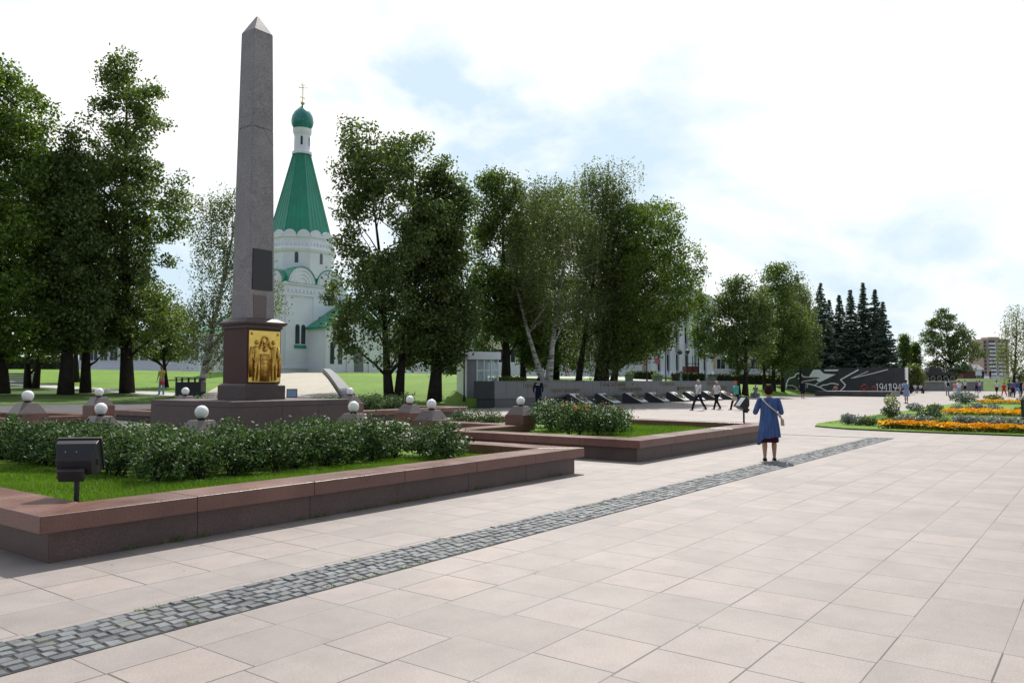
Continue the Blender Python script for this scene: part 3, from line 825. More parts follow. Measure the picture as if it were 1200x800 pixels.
# ------------------------------------------------------------------ floodlights
def floodlight(label, loc, aim, tilt, pole, group='floodlights of the monument'):
    """housing looks along +Y of its own frame before tilting"""
    rz = math.atan2(-aim.x, aim.y)
    t = thing('floodlight', label, 'floodlight', loc, rz, group)
    MB().lathe([(.055, 0), (.055, .01), (.03, .012), (.03, pole - .02)], 16).build('pole', MT['black'], t)
    MB().box(-.085, .085, -.06, .06, pole - .03, pole - .001).build('mount_plate', MT['black'], t, bevel=.004)
    hz = pole + .16
    MB().tube([(-.235, 0, hz), (-.235, 0, hz - .06), (-.12, 0, pole + .005), (.12, 0, pole + .005), (.235, 0, hz - .06), (.235, 0, hz)], .011, 6).build('yoke', MT['black2'], t)
    M = Matrix.Translation((0, 0, hz)) @ Matrix.Rotation(tilt, 4, 'X')
    m = MB().frustum(-.15, .15, -.10, .08, -.17, -.22, .22, -.19, .19, .03)
    m.xf(Matrix.Rotation(-math.pi/2, 4, 'X'))
    h = MB()
    h.add([(-.23, .13, -.20), (.23, .13, -.20), (.23, .13, .19), (-.23, .13, .19), (-.22, -.05, -.19), (.22, -.05, -.19), (.22, .02, .185), (-.22, .02, .185),
           (-.19, -.14, -.14), (.19, -.14, -.14), (.19, -.12, .03), (-.19, -.12, .03)],
          [[0,1,2,3],[0,4,5,1],[1,5,6,2],[2,6,7,3],[3,7,4,0],[4,8,9,5],[5,9,10,6],[6,10,11,7],[7,11,8,4],[8,11,10,9]])
    h.xf(M)
    ho = h.build('housing', MT['black'], t, bevel=.006)
    g = MB().box(-.16, .12, -.22, -.141, -.19, -.05); g.xf(M); g.build('gear_box', MT['black2'], ho, bevel=.006)
    f = MB()
    for x0, x1, zz0, zz1 in ((-.245, .245, .175, .205), (-.245, .245, -.215, -.185), (-.245, -.215, -.185, .175), (.215, .245, -.185, .175)): f.box(x0, x1, .125, .165, zz0, zz1)
    f.xf(M); f.build('visor_frame', MT['black'], ho, bevel=.003)
    g = MB().box(-.214, .214, .135, .142, -.184, .174); g.xf(M); g.build('front_glass', MT['lamp_glass'], ho)
    b = MB()
    for x in (-.1, .02): b.tube([M @ Vector((x, -.05, .10)), M @ Vector((x + .01, -.09, .14))], .006, 5)
    b.build('latch', MT['steel'], ho)
    MB().tube([(-.05, -.1, hz - .13), (-.17, -.06, hz - .14), (-.22, -.02, hz - .22), (-.16, 0, hz - .27), (-.05, 0, pole - .03)], .007, 6).build('cable', MT['black'], t)
    t.scale = (.87, .87, .87)
    return t
f1 = ab(3.9, 8.58, .27)
floodlight('black floodlight seen from behind in the foreground planter', f1, OB - f1, RAD(22), .50)
f2 = ab(22.15, 8.4, .27)
floodlight('black floodlight with bright glass beside the woman in blue', f2, OB - f2, RAD(38), .66)
f3 = ab(20.6, 26.8, .52)
floodlight('small floodlight with blue shining glass behind the obelisk', f3, OB - f3, RAD(15), .52)

# fallen leaves and grit on the slabs
rl = np.random.RandomState(9); n_ = 260
a_ = rl.uniform(.5, 26, n_); b_ = rl.uniform(-6, 7.3, n_); b_[:120] = 7.55 - np.abs(rl.normal(0, .22, 120)); a_[:120] = rl.uniform(3.2, 22, 120)
V = leaf_quads(np.stack([a_, b_, np.full(n_, .009)], 1), .028, rl, .55, 3.0); V[:, :, 2] = .006 + np.abs(V[:, :, 2] - .009)*.25
o = np_mesh('leaf_litter', V, None, mat('dry_leaves', (.10, .075, .035), .9, .4, 3)); o.rotation_euler = (0, 0, ROT); tag(o, kind='stuff')
# ------------------------------------------------------------------ trees
TREES = {}
def crown_sampler(rows, Y, base):
    """outline rows (row, left, right) give heights and widths in metres; depth follows the width"""
    R = []
    for py, xl, xr in rows:
        p, q = at(xl, py, Y), at(xr, py, Y)
        R.append((p.z - base.z, (p.x + q.x)/2 - base.x, (q.x - p.x)/2))
    R.sort()
    return R
def interp(R, z):
    if z <= R[0][0]: return R[0][1], R[0][2]
    for (z0, c0, w0), (z1, c1, w1) in zip(R, R[1:]):
        if z <= z1:
            k = (z - z0)/(z1 - z0 + 1e-9); return c0 + (c1-c0)*k, w0 + (w1-w0)*k
    return R[-1][1], R[-1][2]
def make_tree(name, label, px, Y, rows, kind='leaf_linden', bark='bark', leaf=.2, dens=1.0, clump=.75, seed=1, trunk_r=.22, lean=None,
              strands=False, group='trees of the park', stems=None, hollow=.45, per=105, top=None, ground_z=None, limbs=30):
    rs = np.random.RandomState(seed); rg = random.Random(seed)
    x = (px - 600)/FPX*Y
    base = Vector((x, Y, Z(x, Y) if ground_z is None else ground_z))
    R = crown_sampler(rows, Y, base)
    t = thing(name, label, 'tree', base, 0, group)
    zs = np.linspace(R[0][0], R[-1][0], 60)
    cw = np.array([interp(R, z) for z in zs])
    dz = zs[1] - zs[0]
    wts = np.maximum(cw[:, 1], .15)**1.35
    vol = (cw[:, 1]**2 * .8 * math.pi).sum() * dz
    area = (cw[:, 1]*2).sum()*dz
    n = int(dens * area / (clump*clump) * 5.6)
    iz = rs.choice(60, n, p=wts/wts.sum())
    z = zs[iz] + rs.uniform(-.5, .5, n)*dz
    hw = np.maximum(cw[iz, 1] - clump*.42, .12); cx = cw[iz, 0]
    th = rs.uniform(0, 2*math.pi, n); q = rs.uniform(0, 1, n)**hollow
    dep = np.minimum(hw, 6.0)*.85
    cl = np.stack([cx + np.cos(th)*q*hw, np.sin(th)*q*dep, z], 1)
    # leave holes: drop clumps where a slow wave is low
    k = 2.1/clump
    hole = np.sin(cl[:, 0]*k*.33 + seed) * np.sin(cl[:, 2]*k*.37 + 2*seed) + .7*np.sin(cl[:, 1]*k*.29 + cl[:, 0]*k*.17 + 3*seed)
    cl = cl[hole > -.72]; n = len(cl)
    # trunk(s)
    wood = MB()
    topz = top if top else R[-1][0]*.93
    zl, zh = R[0][0], R[-1][0]
    def axis(s0, s1x, zt):
        pts = []; k = 9
        for i in range(k + 1):
            f = i/k
            zz = -.25 + (zt + .25)*f
            xx = s0 + (s1x - s0)*f + .18*math.sin(f*5 + seed)*f*(1 if zt > 5 else .4)
            pts.append(Vector((xx, .15*math.sin(f*4 + seed*2)*f, zz)))
        return pts
    specs = stems or [(0.0, interp(R, topz)[0] if lean is None else lean, topz, trunk_r)]
    axes = []
    for s0, s1, zt, r in specs:
        pts = axis(s0, s1, zt)
        rad = [max(.03, r*(1 - .9*(i/9)**.8)) for i in range(10)]; rad[0] = r*1.35; rad[1] = r*1.02
        wood.tube(pts, rad, 10); axes.append((pts, rad))
    for i in rs.permutation(n)[:limbs]:
        c = Vector(cl[i]); pts, rad = axes[rg.randrange(len(axes))]
        zz = max(zl*.55, c.z - (math.hypot(c.x, c.y)*rg.uniform(.35, .9) + .4))
        j = min(range(10), key=lambda u: abs(pts[u].z - zz)); p = pts[j]
        if (c - p).length < .5: continue
        mid = p.lerp(c, .5) + Vector((rg.gauss(0, .15), rg.gauss(0, .15), rg.uniform(-.1, .5)))
        r0 = max(.03, min(rad[j]*.5, .1))
        wood.tube([p, p.lerp(mid, .5) + Vector((0, 0, .1)), mid, c], [r0, r0*.8, r0*.55, .015], 5)
    wood.build('trunk', MT[bark], t, smooth=True)
    if strands:
        m = 9
        P0 = np.repeat(cl, m, 0) + rs.normal(0, clump*.55, (n*m, 3))*np.array([1, 1, .5])
        ln = rs.uniform(.5, 1.0, n*m)*strands
        kk = max(4, int(per/9))
        f = rs.uniform(0, 1, (n*m, kk))
        P = P0[:, None, :] + np.stack([rs.normal(0, .07, f.shape) + np.sin(f*3)*.07, rs.normal(0, .07, f.shape), -f*ln[:, None]], 2)
        P = P.reshape(-1, 3)
    else:
        idx = np.repeat(np.arange(n), per)
        sc_ = clump*rs.uniform(.45, .8, n)[idx][:, None]
        P = cl[idx] + np.clip(rs.normal(0, 1, (len(idx), 3)), -1.7, 1.7)*sc_*np.array([.66, .66, .46])
    np_mesh('crown', leaf_quads(P, leaf*.84, rs, .66, .35, .5 if strands else .15), None, MT[kind], t)
    return t

make_tree('linden_tree', 'tall linden with a thin pointed top, left of the obelisk', 150, 49,
  [(58,140,150),(75,120,170),(100,106,186),(112,118,212),(140,100,200),(165,86,196),(185,76,206),(205,82,224),(222,88,236),(250,82,232),(285,86,226),(320,92,226),(360,98,224),(395,112,210),(412,132,188)],
  'leaf_linden', leaf=.24, dens=.44, clump=.8, seed=3, trunk_r=.36, group='trees left of the obelisk', limbs=60, hollow=.6)
make_tree('maple_tree', 'bright green maple cut by the left picture edge', 3, 45,
  [(74,-30,10),(95,-60,44),(120,-80,60),(150,-90,66),(200,-95,70),(260,-95,84),(320,-95,92),(380,-90,92),(412,-70,70)],
  'leaf_maple', leaf=.25, dens=.85, clump=.9, seed=5, trunk_r=.36, group='trees left of the obelisk')
make_tree('linden_tree', 'dark linden forking near the ground, second trunk from the left edge', 38, 54,
  [(160,28,44),(190,16,58),(235,2,84),(290,-5,96),(340,-5,98),(390,-2,96),(418,14,80)],
  'leaf_dark', leaf=.25, dens=.9, clump=.9, seed=6, group='trees left of the obelisk', stems=[(-.25,-.8,9.5,.22),(.25,1.1,10.5,.2)])
make_tree('linden_tree', 'dark linden with a stout straight trunk behind the nearer of the two overlapping globe lamps', 78, 45.5,
  [(150,76,92),(185,62,104),(235,42,120),(300,38,134),(370,42,132),(405,56,118)],
  'leaf_dark', leaf=.24, dens=.9, clump=.85, seed=7, trunk_r=.36, group='trees left of the obelisk')
make_tree('linden_tree', 'dark linden between the stout trunk and the tall pointed linden', 101, 48,
  [(168,98,110),(205,86,122),(260,72,140),(330,70,148),(385,78,146),(410,92,136)],
  'leaf_linden', leaf=.24, dens=.9, clump=.85, seed=8, trunk_r=.27, group='trees left of the obelisk')
make_tree('linden_tree', 'far linden on the church lawn seen between two nearer trunks', 90, 66,
  [(300,66,112),(345,56,124),(390,60,122),(412,74,110)],
  'leaf_linden', leaf=.25, dens=.8, clump=.9, seed=9, trunk_r=.24, group='trees left of the obelisk')
make_tree('linden_tree', 'low leafy tree filling the gap right of the tall pointed linden', 196, 58,
  [(330,160,215),(365,135,232),(395,130,236),(418,150,225)],
  'leaf_linden', leaf=.24, dens=.55, clump=.85, seed=10, trunk_r=.16, group='trees left of the obelisk')
make_tree('birch_tree', 'slanting birch with drooping twigs behind the obelisk', 234, 47,
  [(204,256,268),(222,242,284),(255,228,300),(290,224,318),(315,222,338),(345,216,338),(375,205,300),(398,200,290),(412,212,270)],
  'leaf_birch', 'birch', leaf=.15, dens=.62, clump=.8, seed=11, trunk_r=.2, strands=1.5, per=99, group='trees left of the obelisk', lean=2.2, limbs=26)
make_tree('elm_tree', 'broad dark tree with twin trunks right of the church spire', 462, 49,
  [(147,398,412),(156,396,480),(168,392,526),(190,390,534),(225,388,538),(260,390,546),(300,384,548),(335,378,546),(368,376,540),(395,386,530),(414,394,522),(427,404,505)],
  'leaf_dark', leaf=.25, dens=.80, clump=.9, seed=12, group='trees on the church lawn', stems=[(-.28,-1.4,13.6,.27),(.28,1.3,14.2,.26)], limbs=50)
make_tree('elm_tree', 'dark tree with a thick trunk between the twin-trunk tree and the white booth', 509, 50,
  [(195,500,548),(250,478,562),(320,470,566),(375,474,566),(402,480,558),(418,486,550),(430,500,538)],
  'leaf_dark', leaf=.25, dens=.85, clump=.9, seed=13, trunk_r=.38, group='trees on the church lawn')
make_tree('elm_tree', 'slender dark tree just right of the white booth', 593, 58,
  [(182,586,602),(194,572,612),(214,556,620),(240,550,620),(290,546,630),(340,546,636),(385,550,640),(412,556,636),(432,566,626)],
  'leaf_linden', leaf=.25, dens=.95, clump=.9, seed=14, trunk_r=.3, group='trees behind the memorial wall')
make_tree('elm_tree', 'dark tree left of the white birch trunks, behind it', 613, 62,
  [(260,590,630),(320,580,650),(380,584,650),(410,596,640),(424,604,630)],
  'leaf_dark', leaf=.25, dens=.8, clump=.95, seed=15, trunk_r=.22, group='trees behind the memorial wall')
make_tree('birch_tree', 'white double-trunk birch behind the memorial wall', 640, 56.5,
  [(203,622,660),(222,598,694),(250,588,712),(290,584,716),(325,590,714),(350,596,706),(364,606,694)],
  'leaf_birch', 'birch', leaf=.17, dens=1.05, clump=.9, seed=16, strands=2.0, per=99, group='trees behind the memorial wall', stems=[(-.12,-3.4,11.5,.21),(.12,1.7,12.5,.24)], limbs=22)
make_tree('elm_tree', 'dark tree filling the grove behind the white birch crown', 652, 75,
  [(222,624,676),(245,604,690),(300,592,702),(360,590,704),(400,596,698),(430,604,690)],
  'leaf_dark', leaf=.25, dens=.8, clump=1.0, seed=51, trunk_r=.25, group='trees behind the memorial wall')
make_tree('birch_tree', 'tallest birch of the grove, with long hanging twigs', 677, 60.5,
  [(186,734,742),(194,684,744),(215,668,750),(255,666,760),(320,668,756),(375,668,748),(405,672,738),(420,684,728)],
  'leaf_birch', 'bark', leaf=.17, dens=1.0, clump=.95, seed=17, trunk_r=.22, strands=2.4, per=108, group='trees behind the memorial wall', limbs=22)
make_tree('maple_tree', 'wide maple at the right end of the grove, lit along its right side', 704, 61,
  [(232,704,768),(246,692,800),(268,684,810),(295,682,824),(325,684,832),(352,690,826),(380,694,812),(402,698,792),(420,702,772),(430,712,752)],
  'leaf_maple', leaf=.24, dens=.82, clump=.95, seed=18, trunk_r=.5, lean=1.0, group='trees behind the memorial wall', limbs=50)
make_tree('elm_tree', 'dark tree hidden in the shade beside the thick maple trunk', 718, 67,
  [(300,690,790),(350,692,800),(390,700,790),(415,706,770)],
  'leaf_dark', leaf=.25, dens=.7, clump=.95, seed=19, trunk_r=.28, group='trees behind the memorial wall')
make_tree('elm_tree', 'round dark tree standing alone right of the grove', 868, 82,
  [(319,860,880),(332,842,900),(352,830,908),(385,822,912),(410,822,912),(428,836,902),(438,852,888)],
  'leaf_dark', leaf=.28, dens=.9, clump=1.05, seed=20, trunk_r=.3, group='trees at the end of the memorial wall', stems=[(-.3,-.5,8,.25),(.4,.6,9,.3)])
make_tree('poplar_tree', 'pale green sapling between the grove and the round dark tree', 818, 84,
  [(335,812,826),(360,806,834),(395,806,836),(420,812,834)],
  'leaf_maple', leaf=.25, dens=.4, clump=.9, seed=21, trunk_r=.1, group='trees at the end of the memorial wall')
make_tree('elm_tree', 'tall tree left of the first spruce', 905, 94,
  [(313,898,926),(328,884,940),(355,876,950),(392,876,956),(418,880,954),(436,890,944)],
  'leaf_linden', leaf=.3, dens=.85, clump=1.1, seed=22, trunk_r=.28, group='trees at the end of the memorial wall', stems=[(-1.0,-.8,11,.2),(.1,.4,12,.24),(1.2,1.4,10,.2)])
make_tree('elm_tree', 'dark tree behind the tall tree, closing the belt towards the spruces', 926, 106,
  [(336,912,946),(360,902,956),(400,898,962),(430,904,956)],
  'leaf_dark', leaf=.3, dens=.9, clump=1.1, seed=61, trunk_r=.22, group='trees at the end of the memorial wall')
make_tree('birch_tree', 'greyish birch crown between the tall tree and the spruces', 938, 100,
  [(322,926,942),(345,920,956),(390,918,960),(420,925,955)],
  'leaf_birch', leaf=.2, dens=.6, clump=1.0, seed=23, trunk_r=.16, strands=2.0, per=72, group='trees at the end of the memorial wall')
make_tree('oak_tree', 'large spreading tree behind the tank, dark against the sky', 1116, 152,
  [(363,1100,1110),(372,1092,1124),(384,1082,1132),(397,1080,1146),(408,1082,1153),(419,1084,1152),(430,1086,1146),(438,1088,1118)],
  'leaf_dark', leaf=.4, dens=.40, clump=1.2, seed=24, trunk_r=.4, group='trees round the tank', ground_z=.3, limbs=50)
make_tree('birch_tree', 'yellow-green birch at the right picture edge', 1186, 110,
  [(357,1186,1199),(372,1176,1212),(395,1172,1222),(425,1168,1222),(442,1174,1218)],
  'leaf_pale', 'bark', leaf=.22, dens=.7, clump=1.0, seed=25, trunk_r=.2, strands=2.0, per=72, group='trees round the tank', ground_z=.1)
make_tree('poplar_tree', 'narrow poplar right of the last spruce, the left one', 1059, 150,
  [(394,1055,1063),(412,1051,1066),(436,1052,1066)], 'leaf_linden', leaf=.38, dens=.9, clump=1.1, seed=26, trunk_r=.2, group='trees round the tank', ground_z=.2)
make_tree('poplar_tree', 'narrow poplar right of the last spruce, the taller right one', 1070, 152,
  [(389,1066,1074),(410,1062,1079),(438,1062,1080)], 'leaf_linden', leaf=.38, dens=.9, clump=1.1, seed=27, trunk_r=.2, group='trees round the tank', ground_z=.2)
make_tree('willow_tree', 'low pale round tree right of the date wall', 1069, 120,
  [(430,1062,1076),(438,1056,1084),(448,1056,1084),(453,1060,1080)], 'leaf_pale', leaf=.3, dens=.9, clump=.9, seed=28, trunk_r=.12, group='trees round the tank', ground_z=0)

def make_spruce(label, px, Y, py_top, half, seed):
    rs = np.random.RandomState(seed)
    x = (px - 600)/FPX*Y; base = Vector((x, Y, Z(x, Y)))
    h = at(px, py_top, Y).z - base.z; R = half/FPX*Y
    t = thing('spruce_tree', label, 'tree', base, 0, 'spruces behind the date wall')
    MB().tube([(0, 0, -.2), (0, 0, h*.5), (0, 0, h*.98)], [.24, .15, .02], 8).build('trunk', MT['bark'], t)
    P = []; D = []
    z = .9
    while z < h*.985:
        f = 1 - z/h
        rr = R*1.45*(f**1.02)*rs.uniform(.78, 1.18) + .06
        nb = int(5 + 10*f)
        for k in range(nb):
            a = rs.uniform(0, 6.283); ln = rr*rs.uniform(.7, 1.08)
            m = int(12 + ln*30)
            s = rs.uniform(.08, 1, m)
            dr = -.16*ln*np.sin(s*2.2) + .12*ln*s**3 - .10*ln*s
            w = .30*(1 - s*.6)*min(1, ln*.6) + .05
            off = rs.normal(0, 1, m)*w
            px_ = np.cos(a)*s*ln - np.sin(a)*off; py_ = np.sin(a)*s*ln + np.cos(a)*off
            P.append(np.stack([px_, py_, z + dr + rs.normal(0, .05, m) - np.abs(off)*.25], 1))
            d = np.stack([np.cos(a)*np.ones(m) - np.sin(a)*off*2.2, np.sin(a)*np.ones(m) + np.cos(a)*off*2.2, -.25 - rs.rand(m)*.6], 1)
            D.append(d)
        z += .34 + .1*f
    P = np.concatenate(P); D = np.concatenate(D); D /= np.linalg.norm(D, axis=1)[:, None]
    n = len(P); up = rs.normal(0, .5, (n, 3)); up[:, 2] += 1
    S = np.cross(D, up); S /= np.linalg.norm(S, axis=1)[:, None]
    L_ = rs.uniform(.28, .5, n)[:, None]; W_ = .13
    np_mesh('crown', np.stack([P - D*L_*.4, P + S*W_, P + D*L_*.6, P - S*W_], 1), None, MT['leaf_spruce'], t)
for lab, px, Y, pt, hw_, s in [
  ('shorter spruce at the left end of the row, against the deciduous trees', 948, 117, 352, 18, 37), ('low spruce filling the gap beside the tallest left tip', 973, 118, 350, 18, 38),
  ('dark spruce with the tallest tip on the left of the row', 963, 113, 328, 21, 31), ('low spruce second in the row from the left', 985, 116, 344, 19, 32),
  ('narrow spruce in the middle of the row', 998, 113, 338, 19, 33), ('tallest spruce of the row, right of its middle', 1013, 114, 330, 22, 34),
  ('spruce second from the right end of the row', 1027, 112, 338, 22, 35), ('spruce at the right end of the row, standing out against the sky', 1036, 110, 352, 20, 36)]:
    make_spruce(lab, px, Y, pt, hw_, s)

# ------------------------------------------------------------------ hedges, shrubs, flower beds
def leafy_box(name, label, cat, p0, p1, depth, h, mat_, n, leaf, seed, group=None):
    """clipped hedge between two ground points"""
    rs = np.random.RandomState(seed); d = p1 - p0; ln = math.hypot(d.x, d.y); rz = math.atan2(d.y, d.x)
    t = tag(MB().box(.05, ln - .05, -depth/2 + .08, depth/2 - .08, -.2, h - .1).build(name, MT['dirt']), label, cat, group)
    t.location = p0; t.rotation_euler = (0, 0, rz)
    f = rs.choice(5, n, p=[.34, .34, .24, .04, .04]); u, v = rs.rand(n), rs.rand(n)
    P = np.zeros((n, 3)); j = rs.normal(0, .05, n)
    P[:, 0] = np.where(f < 3, u*ln, np.where(f == 3, 0, ln) + j)
    P[:, 1] = np.where(f == 0, -depth/2 + j, np.where(f == 1, depth/2 + j, (v - .5)*depth))
    P[:, 2] = np.where(f == 2, h + j - .03, np.where(f < 2, v*h, v*h))
    np_mesh('leaves', leaf_quads(P, leaf, rs, .7, .3), None, mat_, t)
    return t
def seg(pxa, Ya, pxb, Yb):
    a, b = ground(pxa, Ya), ground(pxb, Yb); return a, b
leafy_box('clipped_hedge', 'long dark clipped hedge at the back of the left lawn', 'hedge', *seg(4, 92, 72, 90), 1.6, 1.35, MT['leaf_hedge'], 3500, .2, 1)
leafy_box('clipped_hedge', 'dark clipped hedge in front of the white columns', 'hedge', *seg(790, 102, 823, 104), 1.4, 1.0, MT['leaf_hedge'], 2200, .2, 2, 'clipped hedges by the palace')
leafy_box('clipped_hedge', 'dark clipped hedge behind the round dark tree', 'hedge', *seg(834, 104, 912, 112), 1.4, 1.1, MT['leaf_hedge'], 3600, .2, 3, 'clipped hedges by the palace')
leafy_box('clipped_hedge', 'short dark hedge left of the white columns', 'hedge', *seg(741, 100, 766, 101), 1.2, .9, MT['leaf_hedge'], 1500, .2, 4, 'clipped hedges by the palace')
leafy_box('shrub_row', 'bright low shrub at the wall corner right of the white booth', 'shrub', *seg(580, 53.5, 612, 55.5), 1.0, .75, MT['leaf_maple'], 1300, .14, 5)
leafy_box('shrub_row', 'small dark shrub beside the far pale building behind the thick trunk', 'shrub', *seg(527, 96, 545, 97), 1.5, 1.5, MT['leaf_hedge'], 900, .22, 6)

# the round-ended bed of marigolds on the right
bm_lawn = MB()
bed = [(28.0, -30), (28.0, 5.4), (28.35, 7.2), (29.3, 8.5), (31, 8.9), (74, 8.9), (76, 7.5), (76, -30)]
bm_lawn.prism(bed[::-1], -.05, .05)
o = bm_lawn.build('bed_lawn', MT['lawn']); o.rotation_euler = (0, 0, ROT); tag(o, kind='structure')
kb = MB(); ob_ = bed
for (a0, b0), (a1, b1) in zip(bed[:-1], bed[1:]):
    d = Vector((a1-a0, b1-b0, 0)); n = Vector((d.y, -d.x, 0)).normalized()*-.06
    kb.add([(a0,b0,-.05),(a1,b1,-.05),(a1-n.x,b1-n.y,-.05),(a0-n.x,b0-n.y,-.05),(a0,b0,.047),(a1,b1,.047),(a1-n.x,b1-n.y,.047),(a0-n.x,b0-n.y,.047)],
           [[0,1,2,3],[4,7,6,5],[0,4,5,1],[1,5,6,2],[2,6,7,3],[3,7,4,0]])
o = kb.build('bed_kerb', MT['concrete']); o.rotation_euler = (0, 0, ROT); tag(o, kind='structure')
blades('bed_grass', [(28.1, 28.6, -9, 5.4), (31.0, 42, -12, 8.7)], 120, .09, .05, 4)
def flower_row(label, a0, a1, b0, b1, h, n, seed, petal='marigold'):
    rs = np.random.RandomState(seed)
    wob = lambda b: .16*np.sin(b*1.1 + seed) + .1*np.sin(b*2.7)
    b = rs.uniform(b0, b1, n); a = a0 + (a1-a0)*rs.rand(n) + wob(b)
    hh = h*(.75 + .25*np.sin(a*7 + b*5) * np.sin(b*4.2))
    P = np.stack([a, b, .05 + hh*rs.uniform(.82, 1.05, n)], 1)
    m2 = n//2
    b2 = rs.uniform(b0, b1, m2); a2 = a0 + (a1-a0)*rs.rand(m2) + wob(b2)
    G = np.stack([a2, b2, .05 + h*rs.uniform(.05, .8, m2)], 1)
    V = np.concatenate([leaf_quads(P, .095, rs, .95, .9), leaf_quads(G, .1, rs, .5, .2)])
    o = np_mesh('marigold_row', V, np.concatenate([np.zeros(n), np.ones(m2)]), [MT[petal], MT['leaf_rose']])
    o.rotation_euler = (0, 0, ROT); return tag(o, label, 'flower bed', 'rows of orange marigolds')
flower_row('nearest row of orange marigolds, along the paving', 28.6, 30.1, -10, 6.3, .25, 15000, 1)
flower_row('middle row of orange marigolds', 41.6, 45.0, -18, 6.4, .27, 22000, 2)
flower_row('farthest row of orange marigolds', 62.5, 66.5, -26, 7.4, .3, 20000, 3)
def low_bush(label, a, b, r, h, kind, n, seed, group):
    rs = np.random.RandomState(seed); t = thing('low_bush', label, 'bush', ab(a, b, .05), 0, group)
    st = MB()
    for k in range(5):
        q = rs.uniform(0, 6.28); st.tube([(0, 0, -.05), (math.cos(q)*r*.5, math.sin(q)*r*.5, h*.6)], [.012, .005], 5)
    st.build('stems', MT['bark'], t)
    u = rs.normal(size=(n, 3)); u /= np.linalg.norm(u, axis=1)[:, None]; u *= (rs.rand(n)**.4)[:, None]
    P = u*np.array([r, r, h*.5]) + np.array([0, 0, h*.52]) + rs.normal(0, .03, (n, 3))
    np_mesh('foliage', leaf_quads(P, .085*max(1, r/.42), rs, .6, .3), None, MT[kind], t); return t
def bush_row(label, a, b0, b1, step, r, h, seed, group):
    rg = random.Random(seed); base = [low_bush(label, 0, 0, r*rg.uniform(.85, 1.15), h*rg.uniform(.85, 1.15), 'leaf_grey' if i != 1 else 'leaf_birch', 700, seed*10+i, group) for i in range(3)]
    b = b0; i = 0
    while b < b1:
        o = base[i] if i < 3 else copy_tree(base[rg.randrange(3)])
        o.location = ab(a + rg.uniform(-.2, .2), b, .05); o.rotation_euler = (0, 0, rg.uniform(0, 6)); s = rg.uniform(.8, 1.2); o.scale = (s, s, s)
        b += step*rg.uniform(.75, 1.3); i += 1
bush_row('low grey-green bush in the line behind the nearest marigolds', 30.7, -6, 7.9, .48, .33, .38, 1, 'grey bushes behind the nearest marigolds')
bush_row('low grey-green bush in the line behind the middle marigolds', 46.2, -12, 8.3, 1.0, .42, .4, 2, 'grey bushes behind the middle marigolds')
bush_row('low grey-green bush in the line behind the farthest marigolds', 67.5, -16, 8.2, 1.6, .6, .5, 3, 'grey bushes behind the farthest marigolds')
def at_ab(px, py, z=.05): p = gp(px, py, z); return to_ab(p.x, p.y)
for lab, px, py, r, h, k, s in [('tall airy bush at the left tip of the flower bed', 1045, 489, .34, 1.05, 'leaf_pale', 41), ('dense low bush at the foot of the tall airy bush', 1044, 490, .42, .55, 'leaf_hedge', 42),
      ('small round bush on the bed lawn, left of two', 1085, 495, .33, .5, 'leaf_hedge', 43), ('small round bush on the bed lawn, right of two', 1094, 494, .3, .55, 'leaf_hedge', 44), ('grey mound bush at the end of the farthest marigolds', 1130, 473, .95, .85, 'leaf_grey', 45)]:
    a, b = at_ab(px, py); low_bush(lab, a, b, r, h, k, 650, s, 'single bushes on the flower bed')
o = MB().box(40.4, 40.62, -12, 7.4, .0, .075).build('bed_edging', MT['path']); o.rotation_euler = (0, 0, ROT); tag(o, kind='structure')

# ------------------------------------------------------------------ ramp to the church
vs = []; fs = []; K = 22
RB, RT = (-9.4, 43.5), (-20.6, 86)
LB, LT = (-16.5, 41.5), (-28.0, 85)
BULGE = max(Z(RB[0] + (RT[0]-RB[0])*i/20 + dx, RB[1] + (RT[1]-RB[1])*i/20) - Z(*RB) - (Z(*RT) - Z(*RB))*i/20 for i in range(3, 18) for dx in (0, .8)) + .03
BULGE = max(0, BULGE); print('BULGE', BULGE, [round(Z(RB[0] + (RT[0]-RB[0])*i/10, RB[1] + (RT[1]-RB[1])*i/10), 2) for i in range(11)])
for i in range(K + 1):
    f = i/K
    for j in range(5):
        g = j/4
        x = (LB[0] + (LT[0]-LB[0])*f)*(1-g) + (RB[0] + (RT[0]-RB[0])*f)*g
        y = (LB[1] + (LT[1]-LB[1])*f)*(1-g) + (RB[1] + (RT[1]-RB[1])*f)*g
        vs.append((x, y, Z(*LB) + .1 + (Z(*RT) + .05 - Z(*LB) - .1)*f + BULGE*math.sin(math.pi*f)))
for i in range(K):
    for j in range(4): fs.append([i*5+j, i*5+j+1, (i+1)*5+j+1, (i+1)*5+j])
m = MB(); m.add(vs, fs); o = m.build('church_ramp', MT['cream_paving']); tag(o, kind='structure')
if o.data.polygons[0].normal.z < 0: o.data.flip_normals()
pr = MB()
for i in range(K):
    f0, f1 = i/K, (i+1)/K
    p0 = Vector((RB[0] + (RT[0]-RB[0])*f0 + .15, RB[1] + (RT[1]-RB[1])*f0, 0)); p1 = Vector((RB[0] + (RT[0]-RB[0])*f1 + .15, RB[1] + (RT[1]-RB[1])*f1, 0))
    p0.z = Z(*RB) + (Z(*RT) - Z(*RB))*f0 + BULGE*math.sin(math.pi*f0); p1.z = Z(*RB) + (Z(*RT) - Z(*RB))*f1 + BULGE*math.sin(math.pi*f1); s = Vector((.66, .15, 0)); z = Vector((0, 0, .5)); g = (p1 - p0)*.004
    q = [p0, p0 + s, p1 + s - g, p1 - g]
    pr.add([v - Vector((0,0,.9)) for v in q] + [v + z for v in q], [[0,3,2,1],[4,5,6,7],[0,1,5,4],[1,2,6,5],[2,3,7,6],[3,0,4,7]])
pr.build('parapet', MT['concrete'])
tag(bpy.data.objects['parapet'], 'grey stone parapet sloping up beside the cream ramp', 'parapet')
